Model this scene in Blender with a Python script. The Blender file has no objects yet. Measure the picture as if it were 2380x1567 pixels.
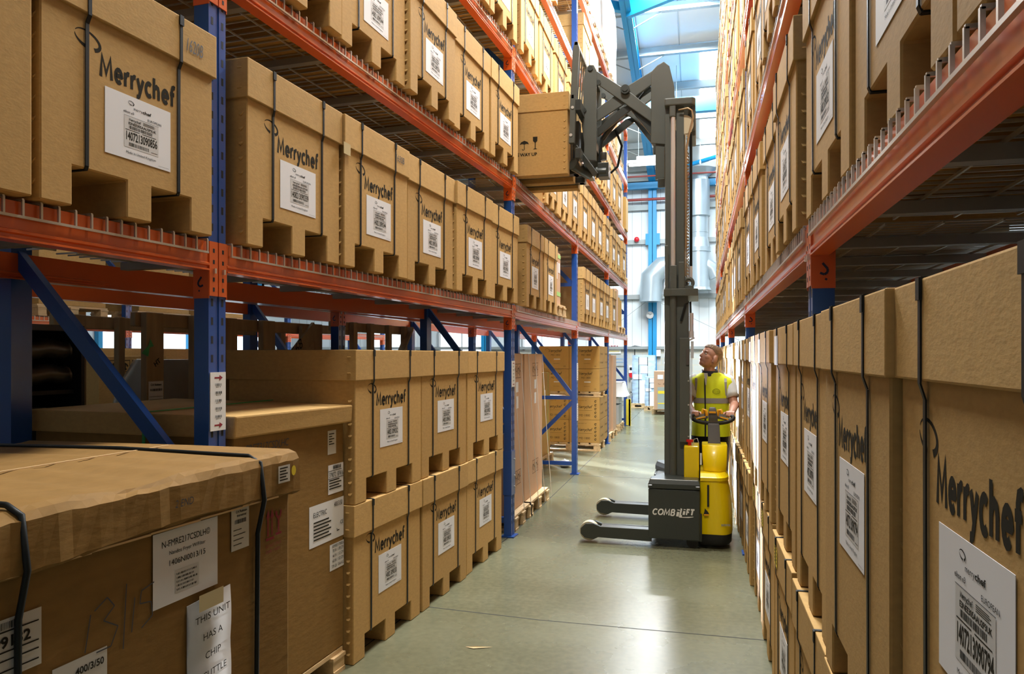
import bpy, bmesh, math, random
from mathutils import Matrix, Vector
random.seed(7)
R = math.radians
SC = bpy.context.scene
COL = SC.collection
# ------------------------------------------------------------------ camera
cam_d = bpy.data.cameras.new('camera'); cam = bpy.data.objects.new('camera', cam_d); COL.objects.link(cam)
cam.location = (0, 0, 1.65); cam.rotation_euler = (R(90), 0, R(14.2242))
cam_d.sensor_width = 36; cam_d.lens = 1720 / 2380 * 36; cam_d.shift_y = 41.5 / 2380
cam_d.clip_start = 0.05; cam_d.clip_end = 200
SC.camera = cam
# ------------------------------------------------------------------ world, view, lights
SC.view_settings.view_transform = 'Standard'; SC.view_settings.look = 'None'
SC.view_settings.gamma = 1; SC.view_settings.exposure = 0.15
SC.view_settings.use_curve_mapping = False
try:
    SC.cycles.use_denoising = True
    SC.cycles.max_bounces = 6; SC.cycles.diffuse_bounces = 3; SC.cycles.glossy_bounces = 3
    SC.cycles.transmission_bounces = 4; SC.cycles.transparent_max_bounces = 8
    SC.cycles.sample_clamp_indirect = 6
except Exception:
    pass
W = bpy.data.worlds.new('sky'); SC.world = W; W.use_nodes = True
W.node_tree.nodes['Background'].inputs[0].default_value = (0.62, 0.8, 1, 1)
W.node_tree.nodes['Background'].inputs[1].default_value = 1.0

def area_light(name, loc, sx, sy, power, color, rot=(0, 0, 0), spread=180):
    d = bpy.data.lights.new(name, 'AREA'); d.shape = 'RECTANGLE'; d.size = sx; d.size_y = sy
    d.energy = power; d.color = color; d.spread = R(spread)
    o = bpy.data.objects.new(name, d); COL.objects.link(o); o.location = loc; o.rotation_euler = rot
    return o
WARM = (1, .93, .80); DAY = (.82, .935, 1.0)
LAMP_Y = [(-0.9, 7.4), (3.0, 7.4), (7.0, 7.4), (11.0, 7.5), (20.2, 6.82)]      # fluorescent battens over the aisle
for i, (y, z) in enumerate(LAMP_Y):
    area_light('tube_glow', (-.62 if i < 4 else -1.1, y, z - .12), 1.35, .3, [15, 230, 600, 330, 400][i], WARM if i < 2 else (.97, .97, .96))
# daylight of the roof lights with added fills, and narrow beams from hall openings
area_light('rooflight_glow', (-.6, 21.6, 8.95), 5.0, 4.0, 1350, DAY, (R(16), 0, 0))
area_light('rooflight_glow', (-.6, 16.0, 10.0), 1.6, 6.0, 1500, DAY, (R(-10), 0, 0))  # area light over the far aisle; no roof light pane is built here
area_light('rooflight_glow', (-8.5, 10, 9.5), 3.0, 16, 160, DAY)  # added ambient fill over the left hall, no roof light above it
BEAM_SRC = Vector((-15.8, 18.9, 2.2)); aim = Vector((.35, 9.4, .8)) - BEAM_SRC
area_light('door_glow', BEAM_SRC, 3.0, 3.0, 1300, (.80, .86, 1.0), aim.to_track_quat('-Z', 'Y').to_euler(), 9)
BEAM_SRC = Vector((-11.6, 26.5, 1.9)); aim = Vector((.2, 8.7, .8)) - BEAM_SRC
area_light('door_glow', BEAM_SRC, 1.8, 2.4, 800, (.80, .86, 1.0), aim.to_track_quat('-Z', 'Y').to_euler(), 10)  # second beam, added at the far window to widen the sunlit patch

# ------------------------------------------------------------------ materials
def nd(nt, t, **kw):
    n = nt.nodes.new(t)
    for k, v in kw.items():
        if k.startswith('i_'):
            n.inputs[k[2:].replace('_', ' ')].default_value = v
        else:
            setattr(n, k, v)
    return n
def mat(name, col, rough=.6, metal=0, var=0.0, vscale=6, bump=0, bscale=40, stretch=(1, 1, 1), rand=0, spec=None, coat=0, emit=None, alpha=1, wave=None):
    m = bpy.data.materials.new(name); m.use_nodes = True; nt = m.node_tree; L = nt.links
    b = nt.nodes['Principled BSDF']
    b.inputs['Roughness'].default_value = rough; b.inputs['Metallic'].default_value = metal
    b.inputs['Base Color'].default_value = (*col, 1)
    if spec is not None: b.inputs['Specular IOR Level'].default_value = spec
    if coat: b.inputs['Coat Weight'].default_value = coat; b.inputs['Coat Roughness'].default_value = .12
    if alpha < 1: b.inputs['Alpha'].default_value = alpha
    if emit: b.inputs['Emission Color'].default_value = (*emit[0], 1); b.inputs['Emission Strength'].default_value = emit[1]
    tc = nd(nt, 'ShaderNodeTexCoord'); mp = nd(nt, 'ShaderNodeMapping'); mp.inputs['Scale'].default_value = stretch
    L.new(tc.outputs['Object'], mp.inputs['Vector'])
    src = None
    if var or rand:
        mul = nd(nt, 'ShaderNodeHueSaturation'); mul.inputs['Color'].default_value = (*col, 1)
        val = None
        if var:
            nz = nd(nt, 'ShaderNodeTexNoise'); nz.inputs['Scale'].default_value = vscale; nz.inputs['Detail'].default_value = 5
            L.new(mp.outputs[0], nz.inputs['Vector'])
            mr = nd(nt, 'ShaderNodeMapRange'); mr.inputs['From Min'].default_value = .25; mr.inputs['From Max'].default_value = .75
            mr.inputs['To Min'].default_value = 1 - var; mr.inputs['To Max'].default_value = 1 + var
            L.new(nz.outputs['Fac'], mr.inputs['Value']); val = mr.outputs[0]
        if rand:
            oi = nd(nt, 'ShaderNodeObjectInfo'); m2 = nd(nt, 'ShaderNodeMapRange')
            m2.inputs['To Min'].default_value = 1 - rand; m2.inputs['To Max'].default_value = 1 + rand
            L.new(oi.outputs['Random'], m2.inputs['Value'])
            if val is not None:
                mm = nd(nt, 'ShaderNodeMath', operation='MULTIPLY'); L.new(val, mm.inputs[0]); L.new(m2.outputs[0], mm.inputs[1]); val = mm.outputs[0]
            else: val = m2.outputs[0]
        L.new(val, mul.inputs['Value']); L.new(mul.outputs[0], b.inputs['Base Color'])
    if bump or wave:
        bp = nd(nt, 'ShaderNodeBump'); bp.inputs['Strength'].default_value = bump or wave[1]; bp.inputs['Distance'].default_value = .01
        if wave:
            wv = nd(nt, 'ShaderNodeTexWave'); wv.bands_direction = wave[2]; wv.inputs['Scale'].default_value = wave[0]; wv.inputs['Distortion'].default_value = wave[3] if len(wave) > 3 else 0
            L.new(mp.outputs[0], wv.inputs['Vector']); L.new(wv.outputs['Fac'], bp.inputs['Height'])
        else:
            n2 = nd(nt, 'ShaderNodeTexNoise'); n2.inputs['Scale'].default_value = bscale; n2.inputs['Detail'].default_value = 4
            L.new(mp.outputs[0], n2.inputs['Vector']); L.new(n2.outputs['Fac'], bp.inputs['Height'])
        L.new(bp.outputs[0], b.inputs['Normal'])
    return m
M = {}
M['card'] = mat('cardboard', (.50, .312, .116), .8, var=.09, vscale=55, bump=.05, bscale=120, stretch=(.8, .6, 1.3), rand=.09, spec=.15)
M['card_lid'] = mat('cardboard_lid', (.53, .337, .130), .8, var=.08, vscale=50, bump=.06, bscale=110, stretch=(.8, .6, 1.3), rand=.08, spec=.15)
M['card_dark'] = mat('cardboard_old', (.25, .140, .040), .75, var=.10, vscale=26, bump=.14, bscale=30, stretch=(1, .5, 1.4), spec=.2)  # old cartons, with the shade near the floor put into the darker colour
M['card_pink'] = mat('cardboard_plain', (.56, .36, .23), .75, var=.05, vscale=5, bump=.08, bscale=60, stretch=(1, 1, .2), spec=.25)
M['card_gold'] = mat('cardboard_gold', (.45, .27, .075), .7, var=.06, vscale=6, bump=.06, bscale=30, spec=.3)
M['edge'] = mat('cardboard_edge', (.66, .46, .24), .8)
M['ink'] = mat('printing_ink', (.030, .026, .018), .8, spec=.08)
M['ink_red'] = mat('red_ink', (.28, .012, .03), .6)
M['pen'] = mat('marker_pen', (.05, .055, .07), .6)
M['paper'] = mat('paper', (.78, .78, .80), .7, var=.02)
M['paper_dull'] = mat('label_stock', (.62, .60, .55), .65)
M['paper_grey'] = mat('label_inset', (.60, .59, .58), .6)
M['strap'] = mat('plastic_strap', (.014, .017, .018), .45, spec=.2)
M['twine'] = mat('clear_strap', (.7, .66, .6), .35)
M['tape'] = mat('clear_tape', (.55, .46, .26), .2)
M['orange'] = mat('orange_paint', (.62, .105, .016), .28, var=.06, vscale=3, coat=.3)
M['blue'] = mat('blue_paint', (.010, .065, .30), .3, var=.05, vscale=3, coat=.2)
M['sky_blue'] = mat('sky_blue_paint', (.012, .27, .56), .4)
M['galv'] = mat('galvanised_wire', (.55, .53, .48), .35, metal=.6)
M['channel'] = mat('galvanised_channel', (.34, .32, .28), .5, metal=.4, var=.12, vscale=4)
M['hole'] = mat('dark_hole', (.008, .009, .012), .8)
M['bolt'] = mat('zinc', (.62, .60, .55), .35, metal=.8)
M['mark'] = mat('dark_blue_marker', (.012, .015, .05), .6)
M['truck'] = mat('charcoal_paint', (.034, .039, .035), .3, var=.08, vscale=4, coat=.15)
M['truck_mid'] = mat('mast_grey_paint', (.085, .095, .086), .42, var=.10, vscale=3)
M['rubber'] = mat('black_rubber', (.012, .012, .013), .6)
M['yellow'] = mat('yellow_paint', (.90, .66, .0), .32, var=.02, coat=.3)
M['grip'] = mat('orange_plastic', (.85, .38, .01), .4)
M['grey_plastic'] = mat('grey_plastic', (.075, .068, .066), .5)
M['chrome'] = mat('chrome', (.78, .76, .77), .28, metal=.6)
M['brass'] = mat('brass_pipe', (.45, .33, .2), .35, metal=.8)
M['cream_plastic'] = mat('cream_nylon', (.6, .54, .38), .45)
M['red'] = mat('red_plastic', (.62, .01, .02), .35)
M['white'] = mat('white_plastic', (.85, .85, .85), .4)
M['wood'] = mat('pallet_timber', (.60, .42, .22), .75, var=.22, vscale=5, bump=.12, bscale=30, stretch=(6, 1, 6), rand=.12)
M['wood_dark'] = mat('crate_timber', (.36, .25, .13), .8, var=.2, vscale=4, bump=.1, bscale=25, stretch=(5, 5, 1), rand=.1)
M['wrap'] = mat('white_wrap', (.86, .88, .90), .3, var=.04, vscale=4, bump=.35, bscale=5, stretch=(1, 1, .5), coat=.4)
M['wrap_blue'] = mat('blue_film', (.50, .69, .90), .25, var=.35, vscale=3, bump=.3, bscale=6, stretch=(1, 1, 3), coat=.4)
M['grey_bag'] = mat('grey_polythene', (.30, .28, .24), .25, var=.15, vscale=5, bump=.5, bscale=6, coat=.3)
M['black'] = mat('black_metal', (.02, .02, .022), .4)
M['silver'] = mat('flexible_duct', (.16, .155, .14), .35, metal=.8)
M['duct'] = mat('spiral_duct', (.46, .53, .57), .3, metal=.5, var=.06, vscale=2)
M['green'] = mat('green_tape', (.02, .30, .06), .4)
M['yellow_sign'] = mat('yellow_label', (.85, .66, .04), .5)
M['hi_green'] = mat('green_print', (.35, .62, .2), .6)
M['blue_print'] = mat('pale_blue_print', (.25, .42, .68), .6)
M['skin'] = mat('skin', (.56, .285, .20), .5, var=.05, vscale=12)
M['hair'] = mat('sandy_hair', (.20, .115, .06), .6, var=.35, vscale=140, bump=.5, bscale=160)
M['hivis'] = mat('high_visibility_cloth', (.86, .96, .012), .65, var=.05, vscale=9, bump=.25, bscale=9)
M['reflect'] = mat('reflective_tape', (.36, .36, .35), .35)
M['navy'] = mat('navy_cloth', (.014, .017, .03), .8, bump=.2, bscale=10)
M['tee'] = mat('white_cotton', (.70, .71, .70), .8, bump=.25, bscale=9)
M['eye_white'] = mat('eye_white', (.75, .74, .72), .3)
M['lip'] = mat('lips', (.42, .15, .13), .5)
M['brow'] = mat('eyebrow', (.20, .11, .06), .8)
M['pale_grey'] = mat('pale_grey_paint', (.42, .44, .44), .5)
M['cladding'] = mat('white_cladding', (.78, .83, .85), .45)
M['purlin'] = mat('galvanised_purlin', (.34, .36, .35), .5, metal=.3, var=.1, vscale=2)
M['pipe_red'] = mat('red_oxide_pipe', (.33, .055, .045), .45)
M['rooflight'] = mat('rooflight_daylight', (.9, .95, 1), .4, emit=((.90, .965, 1), 4.0))
M['tube'] = mat('lit_tube', (1, 1, 1), .4, emit=((1, .98, .95), 3.0))
M['door_light'] = mat('open_door_daylight', (.9, .95, 1), .4, emit=((.82, .92, 1), 1.6))
M['win_light'] = mat('window_daylight', (.9, .95, 1), .4, emit=((.85, .93, 1), 1.6))

def block_mat():
    m = mat('painted_blocks', (.52, .53, .50), .75); nt = m.node_tree; b = nt.nodes['Principled BSDF']
    tc = nd(nt, 'ShaderNodeTexCoord'); mp = nd(nt, 'ShaderNodeMapping'); mp.inputs['Rotation'].default_value = (R(90), 0, 0)
    br = nd(nt, 'ShaderNodeTexBrick'); br.inputs['Scale'].default_value = 1
    br.inputs['Color1'].default_value = (.50, .51, .47, 1); br.inputs['Color2'].default_value = (.58, .58, .54, 1); br.inputs['Mortar'].default_value = (.62, .55, .40, 1)
    br.inputs['Mortar Size'].default_value = .010; br.inputs['Brick Width'].default_value = .44; br.inputs['Row Height'].default_value = .215
    nt.links.new(tc.outputs['Object'], mp.inputs[0]); nt.links.new(mp.outputs[0], br.inputs[0]); nt.links.new(br.outputs[0], b.inputs['Base Color'])
    return m
M['block'] = block_mat()
def floor_mat():
    m = bpy.data.materials.new('sealed_concrete'); m.use_nodes = True; nt = m.node_tree; L = nt.links; b = nt.nodes['Principled BSDF']
    tc = nd(nt, 'ShaderNodeTexCoord')
    n1 = nd(nt, 'ShaderNodeTexNoise'); n1.inputs['Scale'].default_value = .9; n1.inputs['Detail'].default_value = 6
    n2 = nd(nt, 'ShaderNodeTexNoise'); n2.inputs['Scale'].default_value = 26; n2.inputs['Detail'].default_value = 8
    L.new(tc.outputs['Object'], n1.inputs[0]); L.new(tc.outputs['Object'], n2.inputs[0])
    r1 = nd(nt, 'ShaderNodeValToRGB'); r1.color_ramp.elements[0].position = .3; r1.color_ramp.elements[1].position = .72
    r1.color_ramp.elements[0].color = (.105, .103, .058, 1); r1.color_ramp.elements[1].color = (.165, .165, .102, 1)
    L.new(n1.outputs[0], r1.inputs[0])
    r2 = nd(nt, 'ShaderNodeMapRange'); r2.inputs['From Min'].default_value = .3; r2.inputs['From Max'].default_value = .7; r2.inputs['To Min'].default_value = .86; r2.inputs['To Max'].default_value = 1.1
    L.new(n2.outputs[0], r2.inputs[0])
    hs = nd(nt, 'ShaderNodeHueSaturation'); L.new(r1.outputs[0], hs.inputs['Color']); L.new(r2.outputs[0], hs.inputs['Value'])
    # dark scuffs and stains
    v = nd(nt, 'ShaderNodeTexVoronoi'); v.inputs['Scale'].default_value = 1.7
    mp = nd(nt, 'ShaderNodeMapping'); mp.inputs['Scale'].default_value = (1, .55, 1); nz = nd(nt, 'ShaderNodeTexNoise'); nz.inputs['Scale'].default_value = 9
    mx = nd(nt, 'ShaderNodeMixRGB'); mx.inputs[0].default_value = .025
    L.new(tc.outputs['Object'], mp.inputs[0]); L.new(tc.outputs['Object'], nz.inputs[0]); L.new(mp.outputs[0], mx.inputs[1]); L.new(nz.outputs['Color'], mx.inputs[2]); L.new(mx.outputs[0], v.inputs[0])
    sr = nd(nt, 'ShaderNodeValToRGB'); sr.color_ramp.elements[0].position = .012; sr.color_ramp.elements[1].position = .05
    sr.color_ramp.elements[0].color = (.45, .45, .45, 1); sr.color_ramp.elements[1].color = (1, 1, 1, 1)
    L.new(v.outputs['Distance'], sr.inputs[0])
    mm = nd(nt, 'ShaderNodeMixRGB', blend_type='MULTIPLY'); mm.inputs[0].default_value = 1
    L.new(hs.outputs[0], mm.inputs[1]); L.new(sr.outputs[0], mm.inputs[2]); L.new(mm.outputs[0], b.inputs['Base Color'])
    rr = nd(nt, 'ShaderNodeMapRange'); rr.inputs['To Min'].default_value = .22; rr.inputs['To Max'].default_value = .32
    L.new(n1.outputs[0], rr.inputs[0]); L.new(rr.outputs[0], b.inputs['Roughness'])
    bp = nd(nt, 'ShaderNodeBump'); bp.inputs['Strength'].default_value = .05; bp.inputs['Distance'].default_value = .02
    n3 = nd(nt, 'ShaderNodeTexNoise'); n3.inputs['Scale'].default_value = 7; n3.inputs['Detail'].default_value = 3
    L.new(tc.outputs['Object'], n3.inputs[0]); L.new(n3.outputs[0], bp.inputs['Height']); L.new(bp.outputs[0], b.inputs['Normal'])
    b.inputs['Specular IOR Level'].default_value = .42
    return m
M['floor'] = floor_mat()
def glass_mat(name, col, alpha, rough=.1):
    m = bpy.data.materials.new(name); m.use_nodes = True; nt = m.node_tree; b = nt.nodes['Principled BSDF']
    b.inputs['Base Color'].default_value = (*col, 1); b.inputs['Alpha'].default_value = alpha; b.inputs['Roughness'].default_value = rough
    return m
M['perspex'] = glass_mat('clear_guard_plastic', (.75, .78, .95), .35)
M['film'] = glass_mat('glass_panel', (.42, .50, .47), .8)

# ------------------------------------------------------------------ mesh helpers
class MB:
    def __init__(s): s.v = []; s.f = []; s.m = []; s.mi = 0; s.T = None; s.sm = []
    def add(s, vs, fs, smooth=False):
        o = len(s.v)
        if s.T is not None: vs = [tuple(s.T @ Vector(p)) for p in vs]
        s.v += [tuple(p) for p in vs]; s.f += [tuple(i + o for i in f) for f in fs]
        s.m += [s.mi] * len(fs); s.sm += [smooth] * len(fs); return s
    def box(s, x0, x1, y0, y1, z0, z1):
        if x0 > x1: x0, x1 = x1, x0
        if y0 > y1: y0, y1 = y1, y0
        if z0 > z1: z0, z1 = z1, z0
        return s.add([(x0, y0, z0), (x1, y0, z0), (x1, y1, z0), (x0, y1, z0), (x0, y0, z1), (x1, y0, z1), (x1, y1, z1), (x0, y1, z1)],
                     [(0, 3, 2, 1), (4, 5, 6, 7), (0, 1, 5, 4), (1, 2, 6, 5), (2, 3, 7, 6), (3, 0, 4, 7)])
    def prism(s, pts, a, b, axis='x'):
        # pts: 2D outline (counter-clockwise seen from +axis), swept from a to b along the axis
        n = len(pts)
        def P(p, h): return (h, p[0], p[1]) if axis == 'x' else ((p[1], h, p[0]) if axis == 'y' else (p[0], p[1], h))
        vs = [P(p, a) for p in pts] + [P(p, b) for p in pts]
        fs = [tuple(reversed(range(n))), tuple(range(n, 2 * n))] + [(i, (i + 1) % n, n + (i + 1) % n, n + i) for i in range(n)]
        if a > b: fs = [tuple(reversed(f)) for f in fs]
        return s.add(vs, fs)
    def bar(s, p, q, w, h, up=(0, 0, 1)):
        p = Vector(p); q = Vector(q); d = (q - p).normalized(); u = Vector(up)
        if abs(d.dot(u)) > .98: u = Vector((0, 1, 0))
        a = d.cross(u).normalized(); b = a.cross(d).normalized(); vs = []
        for c in (p, q):
            for i, j in ((-1, -1), (1, -1), (1, 1), (-1, 1)): vs.append(c + a * (i * w / 2) + b * (j * h / 2))
        return s.add(vs, [(0, 1, 2, 3), (7, 6, 5, 4), (0, 4, 5, 1), (1, 5, 6, 2), (2, 6, 7, 3), (3, 7, 4, 0)])
    def cyl(s, p, q, r, n=16, r2=None, caps=True):
        p = Vector(p); q = Vector(q); r2 = r if r2 is None else r2; d = (q - p).normalized()
        a = d.orthogonal().normalized(); b = d.cross(a)
        vs = [p + (a * math.cos(t) + b * math.sin(t)) * r for t in [2 * math.pi * i / n for i in range(n)]]
        vs += [q + (a * math.cos(t) + b * math.sin(t)) * r2 for t in [2 * math.pi * i / n for i in range(n)]]
        s.add(vs, [(i, (i + 1) % n, n + (i + 1) % n, n + i) for i in range(n)], True)
        if caps: s.add(vs, [tuple(reversed(range(n))), tuple(range(n, 2 * n))])
        return s
    def tube(s, pts, r, n=8, closed=False):
        pts = [Vector(p) for p in pts]; rings = []; k = len(pts); prev = None
        for i, p in enumerate(pts):
            if closed: d = (pts[(i + 1) % k] - pts[i - 1]).normalized()
            else: d = (pts[min(i + 1, k - 1)] - pts[max(i - 1, 0)]).normalized()
            a = d.orthogonal().normalized() if prev is None else (prev - d * prev.dot(d)).normalized()
            prev = a; b = d.cross(a); rr = r[i] if isinstance(r, (list, tuple)) else r
            rings.append([p + (a * math.cos(2 * math.pi * j / n) + b * math.sin(2 * math.pi * j / n)) * rr for j in range(n)])
        vs = [v for g in rings for v in g]; fs = []
        for i in range(k if closed else k - 1):
            i2 = (i + 1) % k
            for j in range(n): fs.append((i * n + j, i * n + (j + 1) % n, i2 * n + (j + 1) % n, i2 * n + j))
        s.add(vs, fs, True)
        if not closed: s.add(vs, [tuple(reversed(range(n))), tuple(range((k - 1) * n, k * n))])
        return s
    def loft(s, rings, smooth=True, cap0=True, cap1=True):
        n = len(rings[0]); vs = [v for g in rings for v in g]; fs = []
        for i in range(len(rings) - 1):
            for j in range(n): fs.append((i * n + j, i * n + (j + 1) % n, (i + 1) * n + (j + 1) % n, (i + 1) * n + j))
        s.add(vs, fs, smooth)
        if cap0: s.add(rings[0], [tuple(reversed(range(n)))])
        if cap1: s.add(rings[-1], [tuple(range(n))])
        return s
    def ell(s, c, r, nu=16, nv=10, T=None):
        vs = []; fs = []
        for i in range(nv + 1):
            t = math.pi * i / nv
            for j in range(nu):
                p = 2 * math.pi * j / nu; v = Vector((r[0] * math.sin(t) * math.cos(p), r[1] * math.sin(t) * math.sin(p), r[2] * math.cos(t)))
                if T is not None: v = T @ v
                vs.append(v + Vector(c))
        for i in range(nv):
            for j in range(nu): fs.append((i * nu + j, (i + 1) * nu + j, (i + 1) * nu + (j + 1) % nu, i * nu + (j + 1) % nu))
        return s.add(vs, fs, True)
    def mesh(s, name, mats, bevel=0, seg=1, ang=40):
        me = bpy.data.meshes.new(name); me.from_pydata(s.v, [], s.f)
        for mm in (mats if isinstance(mats, (list, tuple)) else [mats]): me.materials.append(mm)
        me.polygons.foreach_set('material_index', s.m); me.polygons.foreach_set('use_smooth', s.sm)
        if bevel:
            bm = bmesh.new(); bm.from_mesh(me); bmesh.ops.remove_doubles(bm, verts=bm.verts, dist=1e-5)
            es = [e for e in bm.edges if len(e.link_faces) == 2 and e.calc_face_angle(0) > R(ang)]
            bmesh.ops.bevel(bm, geom=es, offset=bevel, segments=seg, profile=.6, affect='EDGES', clamp_overlap=True)
            bm.to_mesh(me); bm.free()
        me.update(); return me
    def build(s, name, mats, parent=None, bevel=0, seg=1, M4=None):
        return link(name, s.mesh(name, mats, bevel, seg), parent, M4)
def link(name, me, parent=None, M4=None):
    o = bpy.data.objects.new(name, me); COL.objects.link(o)
    if parent is not None: o.parent = parent
    if M4 is not None: o.matrix_local = M4
    return o
LABELS = {}
def tag(o, label, cat, group=None):
    if label in LABELS and not group: print('DUP', label)
    LABELS[label] = 1
    o['label'] = label; o['category'] = cat
    if group: o['group'] = group
    return o
def thing(name, loc, rz, label, cat, group=None, M4=None):
    o = bpy.data.objects.new(name, None); COL.objects.link(o); o.empty_display_size = .1
    if M4 is not None: o.matrix_world = M4
    else: o.location = loc; o.rotation_euler = (0, 0, rz)
    return tag(o, label, cat, group)
def struct(o): o['kind'] = 'structure'; return o
ORD = ['first', 'second', 'third', 'fourth', 'fifth', 'sixth', 'seventh', 'eighth', 'ninth', 'tenth', 'eleventh', 'twelfth', 'thirteenth', 'fourteenth', 'fifteenth', 'sixteenth', 'seventeenth', 'eighteenth', 'nineteenth', 'twentieth']

# lettering: flat outline in (u, v), centred, u to the right and v up
_tc = {}
def text2d(s, bold=0.0, shear=0.0, spacing=1.0, res=3):
    k = (s, bold, shear, spacing)
    if k in _tc: return _tc[k]
    c = bpy.data.curves.new('t', 'FONT'); c.body = s; c.size = 1; c.offset = bold; c.shear = shear; c.resolution_u = res; c.space_character = spacing
    o = bpy.data.objects.new('t', c); COL.objects.link(o)
    dg = bpy.context.evaluated_depsgraph_get(); me = bpy.data.meshes.new_from_object(o.evaluated_get(dg))
    vs = [(v.co.x, v.co.y) for v in me.vertices]; fs = [tuple(p.vertices) for p in me.polygons]
    bpy.data.objects.remove(o); bpy.data.curves.remove(c); bpy.data.meshes.remove(me)
    if not vs: vs, fs = [(0, 0)], []
    x0 = min(v[0] for v in vs); x1 = max(v[0] for v in vs)
    _tc[k] = ([((v[0] - x0) / max(x1 - x0, 1e-6), v[1]) for v in vs], fs, x1 - x0); return _tc[k]
# a writing surface: maps (u, v) to 3D; F = 4x4 whose x column is u, y column is v, z column the outward normal
def face(o, u, v):
    u = Vector(u).normalized(); v = Vector(v).normalized(); n = u.cross(v); m = Matrix.Identity(4)
    for i in range(3): m[i][0] = u[i]; m[i][1] = v[i]; m[i][2] = n[i]; m[i][3] = o[i]
    return m
XF = face((0, 0, 0), (0, 1, 0), (0, 0, 1))       # front face of local +x
def write(mb, F, s, u0, u1, v, h, off=.0005, **kw):
    # s between u0 and u1, baseline v, capital height h
    vs, fs, w = text2d(s, **kw); k = h / .72
    mb.add([tuple(F @ Vector((u0 + p[0] * (u1 - u0), v + p[1] * k, off))) for p in vs], fs); return mb
def rect(mb, F, u0, u1, v0, v1, off=.0005):
    mb.add([tuple(F @ Vector(p)) for p in ((u0, v0, off), (u1, v0, off), (u1, v1, off), (u0, v1, off))], [(0, 1, 2, 3)]); return mb
def bars(mb, F, u0, u1, v0, v1, n, seed=1, off=.001):
    rg = random.Random(seed); w = (u1 - u0) / n
    for i in range(n):
        k = rg.choice((.3, .45, .7)); rect(mb, F, u0 + i * w, u0 + i * w + w * k, v0, v1, off)
    return mb
def arc(mb, F, cu, cv, ru, rv, a0, a1, w0, w1, off=.001, n=14, tilt=0):
    pts = []
    for i in range(n + 1):
        t = i / n; a = R(a0 + (a1 - a0) * t); w = (w0 + (w1 - w0) * t) / 2
        for s_ in (1, -1):
            x, y = (ru + s_ * w) * math.cos(a), (rv + s_ * w) * math.sin(a); ct, st = math.cos(R(tilt)), math.sin(R(tilt))
            pts.append(tuple(F @ Vector((cu + x * ct - y * st, cv + x * st + y * ct, off))))
    mb.add(pts, [(2 * i, 2 * i + 1, 2 * i + 3, 2 * i + 2) for i in range(n)]); return mb
def poly(mb, F, pts, off=.001):
    mb.add([tuple(F @ Vector((p[0], p[1], off))) for p in pts], [tuple(range(len(pts)))]); return mb
def stroke(mb, F, pts, w=.006, off=.0012):
    for (a, b), (c, d) in zip(pts[:-1], pts[1:]):
        dx, dy = c - a, d - b; l = math.hypot(dx, dy) or 1; nx, ny = -dy / l * w / 2, dx / l * w / 2
        poly(mb, F, [(a - nx, b - ny), (c - nx, d - ny), (c + nx, d + ny), (a + nx, b + ny)], off)
    return mb

def _a(cx_, cy_, rx, ry, a0, a1, n=12): return [(cx_ + rx * math.cos(R(a0 + (a1 - a0) * i / n)), cy_ + ry * math.sin(R(a0 + (a1 - a0) * i / n))) for i in range(n + 1)]
GL = {'M': ([[(.03, 0), (.10, .68), (.33, .15), (.56, .68), (.63, 0)]], .80), 'e': ([[(.06, .25), (.40, .25)] + _a(.23, .24, .18, .21, 5, 315)], .56),
 'r': ([[(.05, 0), (.05, .46)], [(.05, .26), (.12, .40), (.21, .45), (.29, .44)]], .38), 'y': ([[(.02, .46), (.19, .02)], [(.37, .46), (.19, .02), (.12, -.14), (.05, -.18), (-.03, -.17)]], .50),
 'c': ([_a(.23, .23, .19, .22, 48, 312)], .50), 'h': ([[(.05, 0), (.05, .72)], [(.05, .28), (.11, .40), (.21, .45), (.31, .41), (.35, .30), (.35, 0)]], .56),
 'f': ([[(.11, 0), (.11, .56), (.15, .67), (.24, .70), (.32, .68)], [(-.01, .43), (.27, .43)]], .36),
 'C': ([_a(.30, .35, .26, .30, 42, 318)], .64), 'O': ([_a(.33, .35, .28, .30, 0, 360, 20)], .76), 'B': ([[(.06, 0), (.06, .68)], [(.06, .66), (.28, .66)] + _a(.28, .51, .13, .15, 90, -90, 8) + [(.06, .36)], [(.28, .36)] + _a(.29, .19, .16, .17, 90, -90, 8) + [(.06, .03)]], .56),
 'i': ([[(.06, 0), (.06, .46)], [(.06, .60), (.06, .70)]], .20), 'L': ([[(.06, .72), (.06, .03), (.36, .03)]], .42), 'F': ([[(.06, 0), (.06, .66), (.42, .66)], [(.06, .35), (.36, .35)]], .46), 'T': ([[(.24, 0), (.24, .66)], [(0, .66), (.48, .66)]], .52)}
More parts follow.
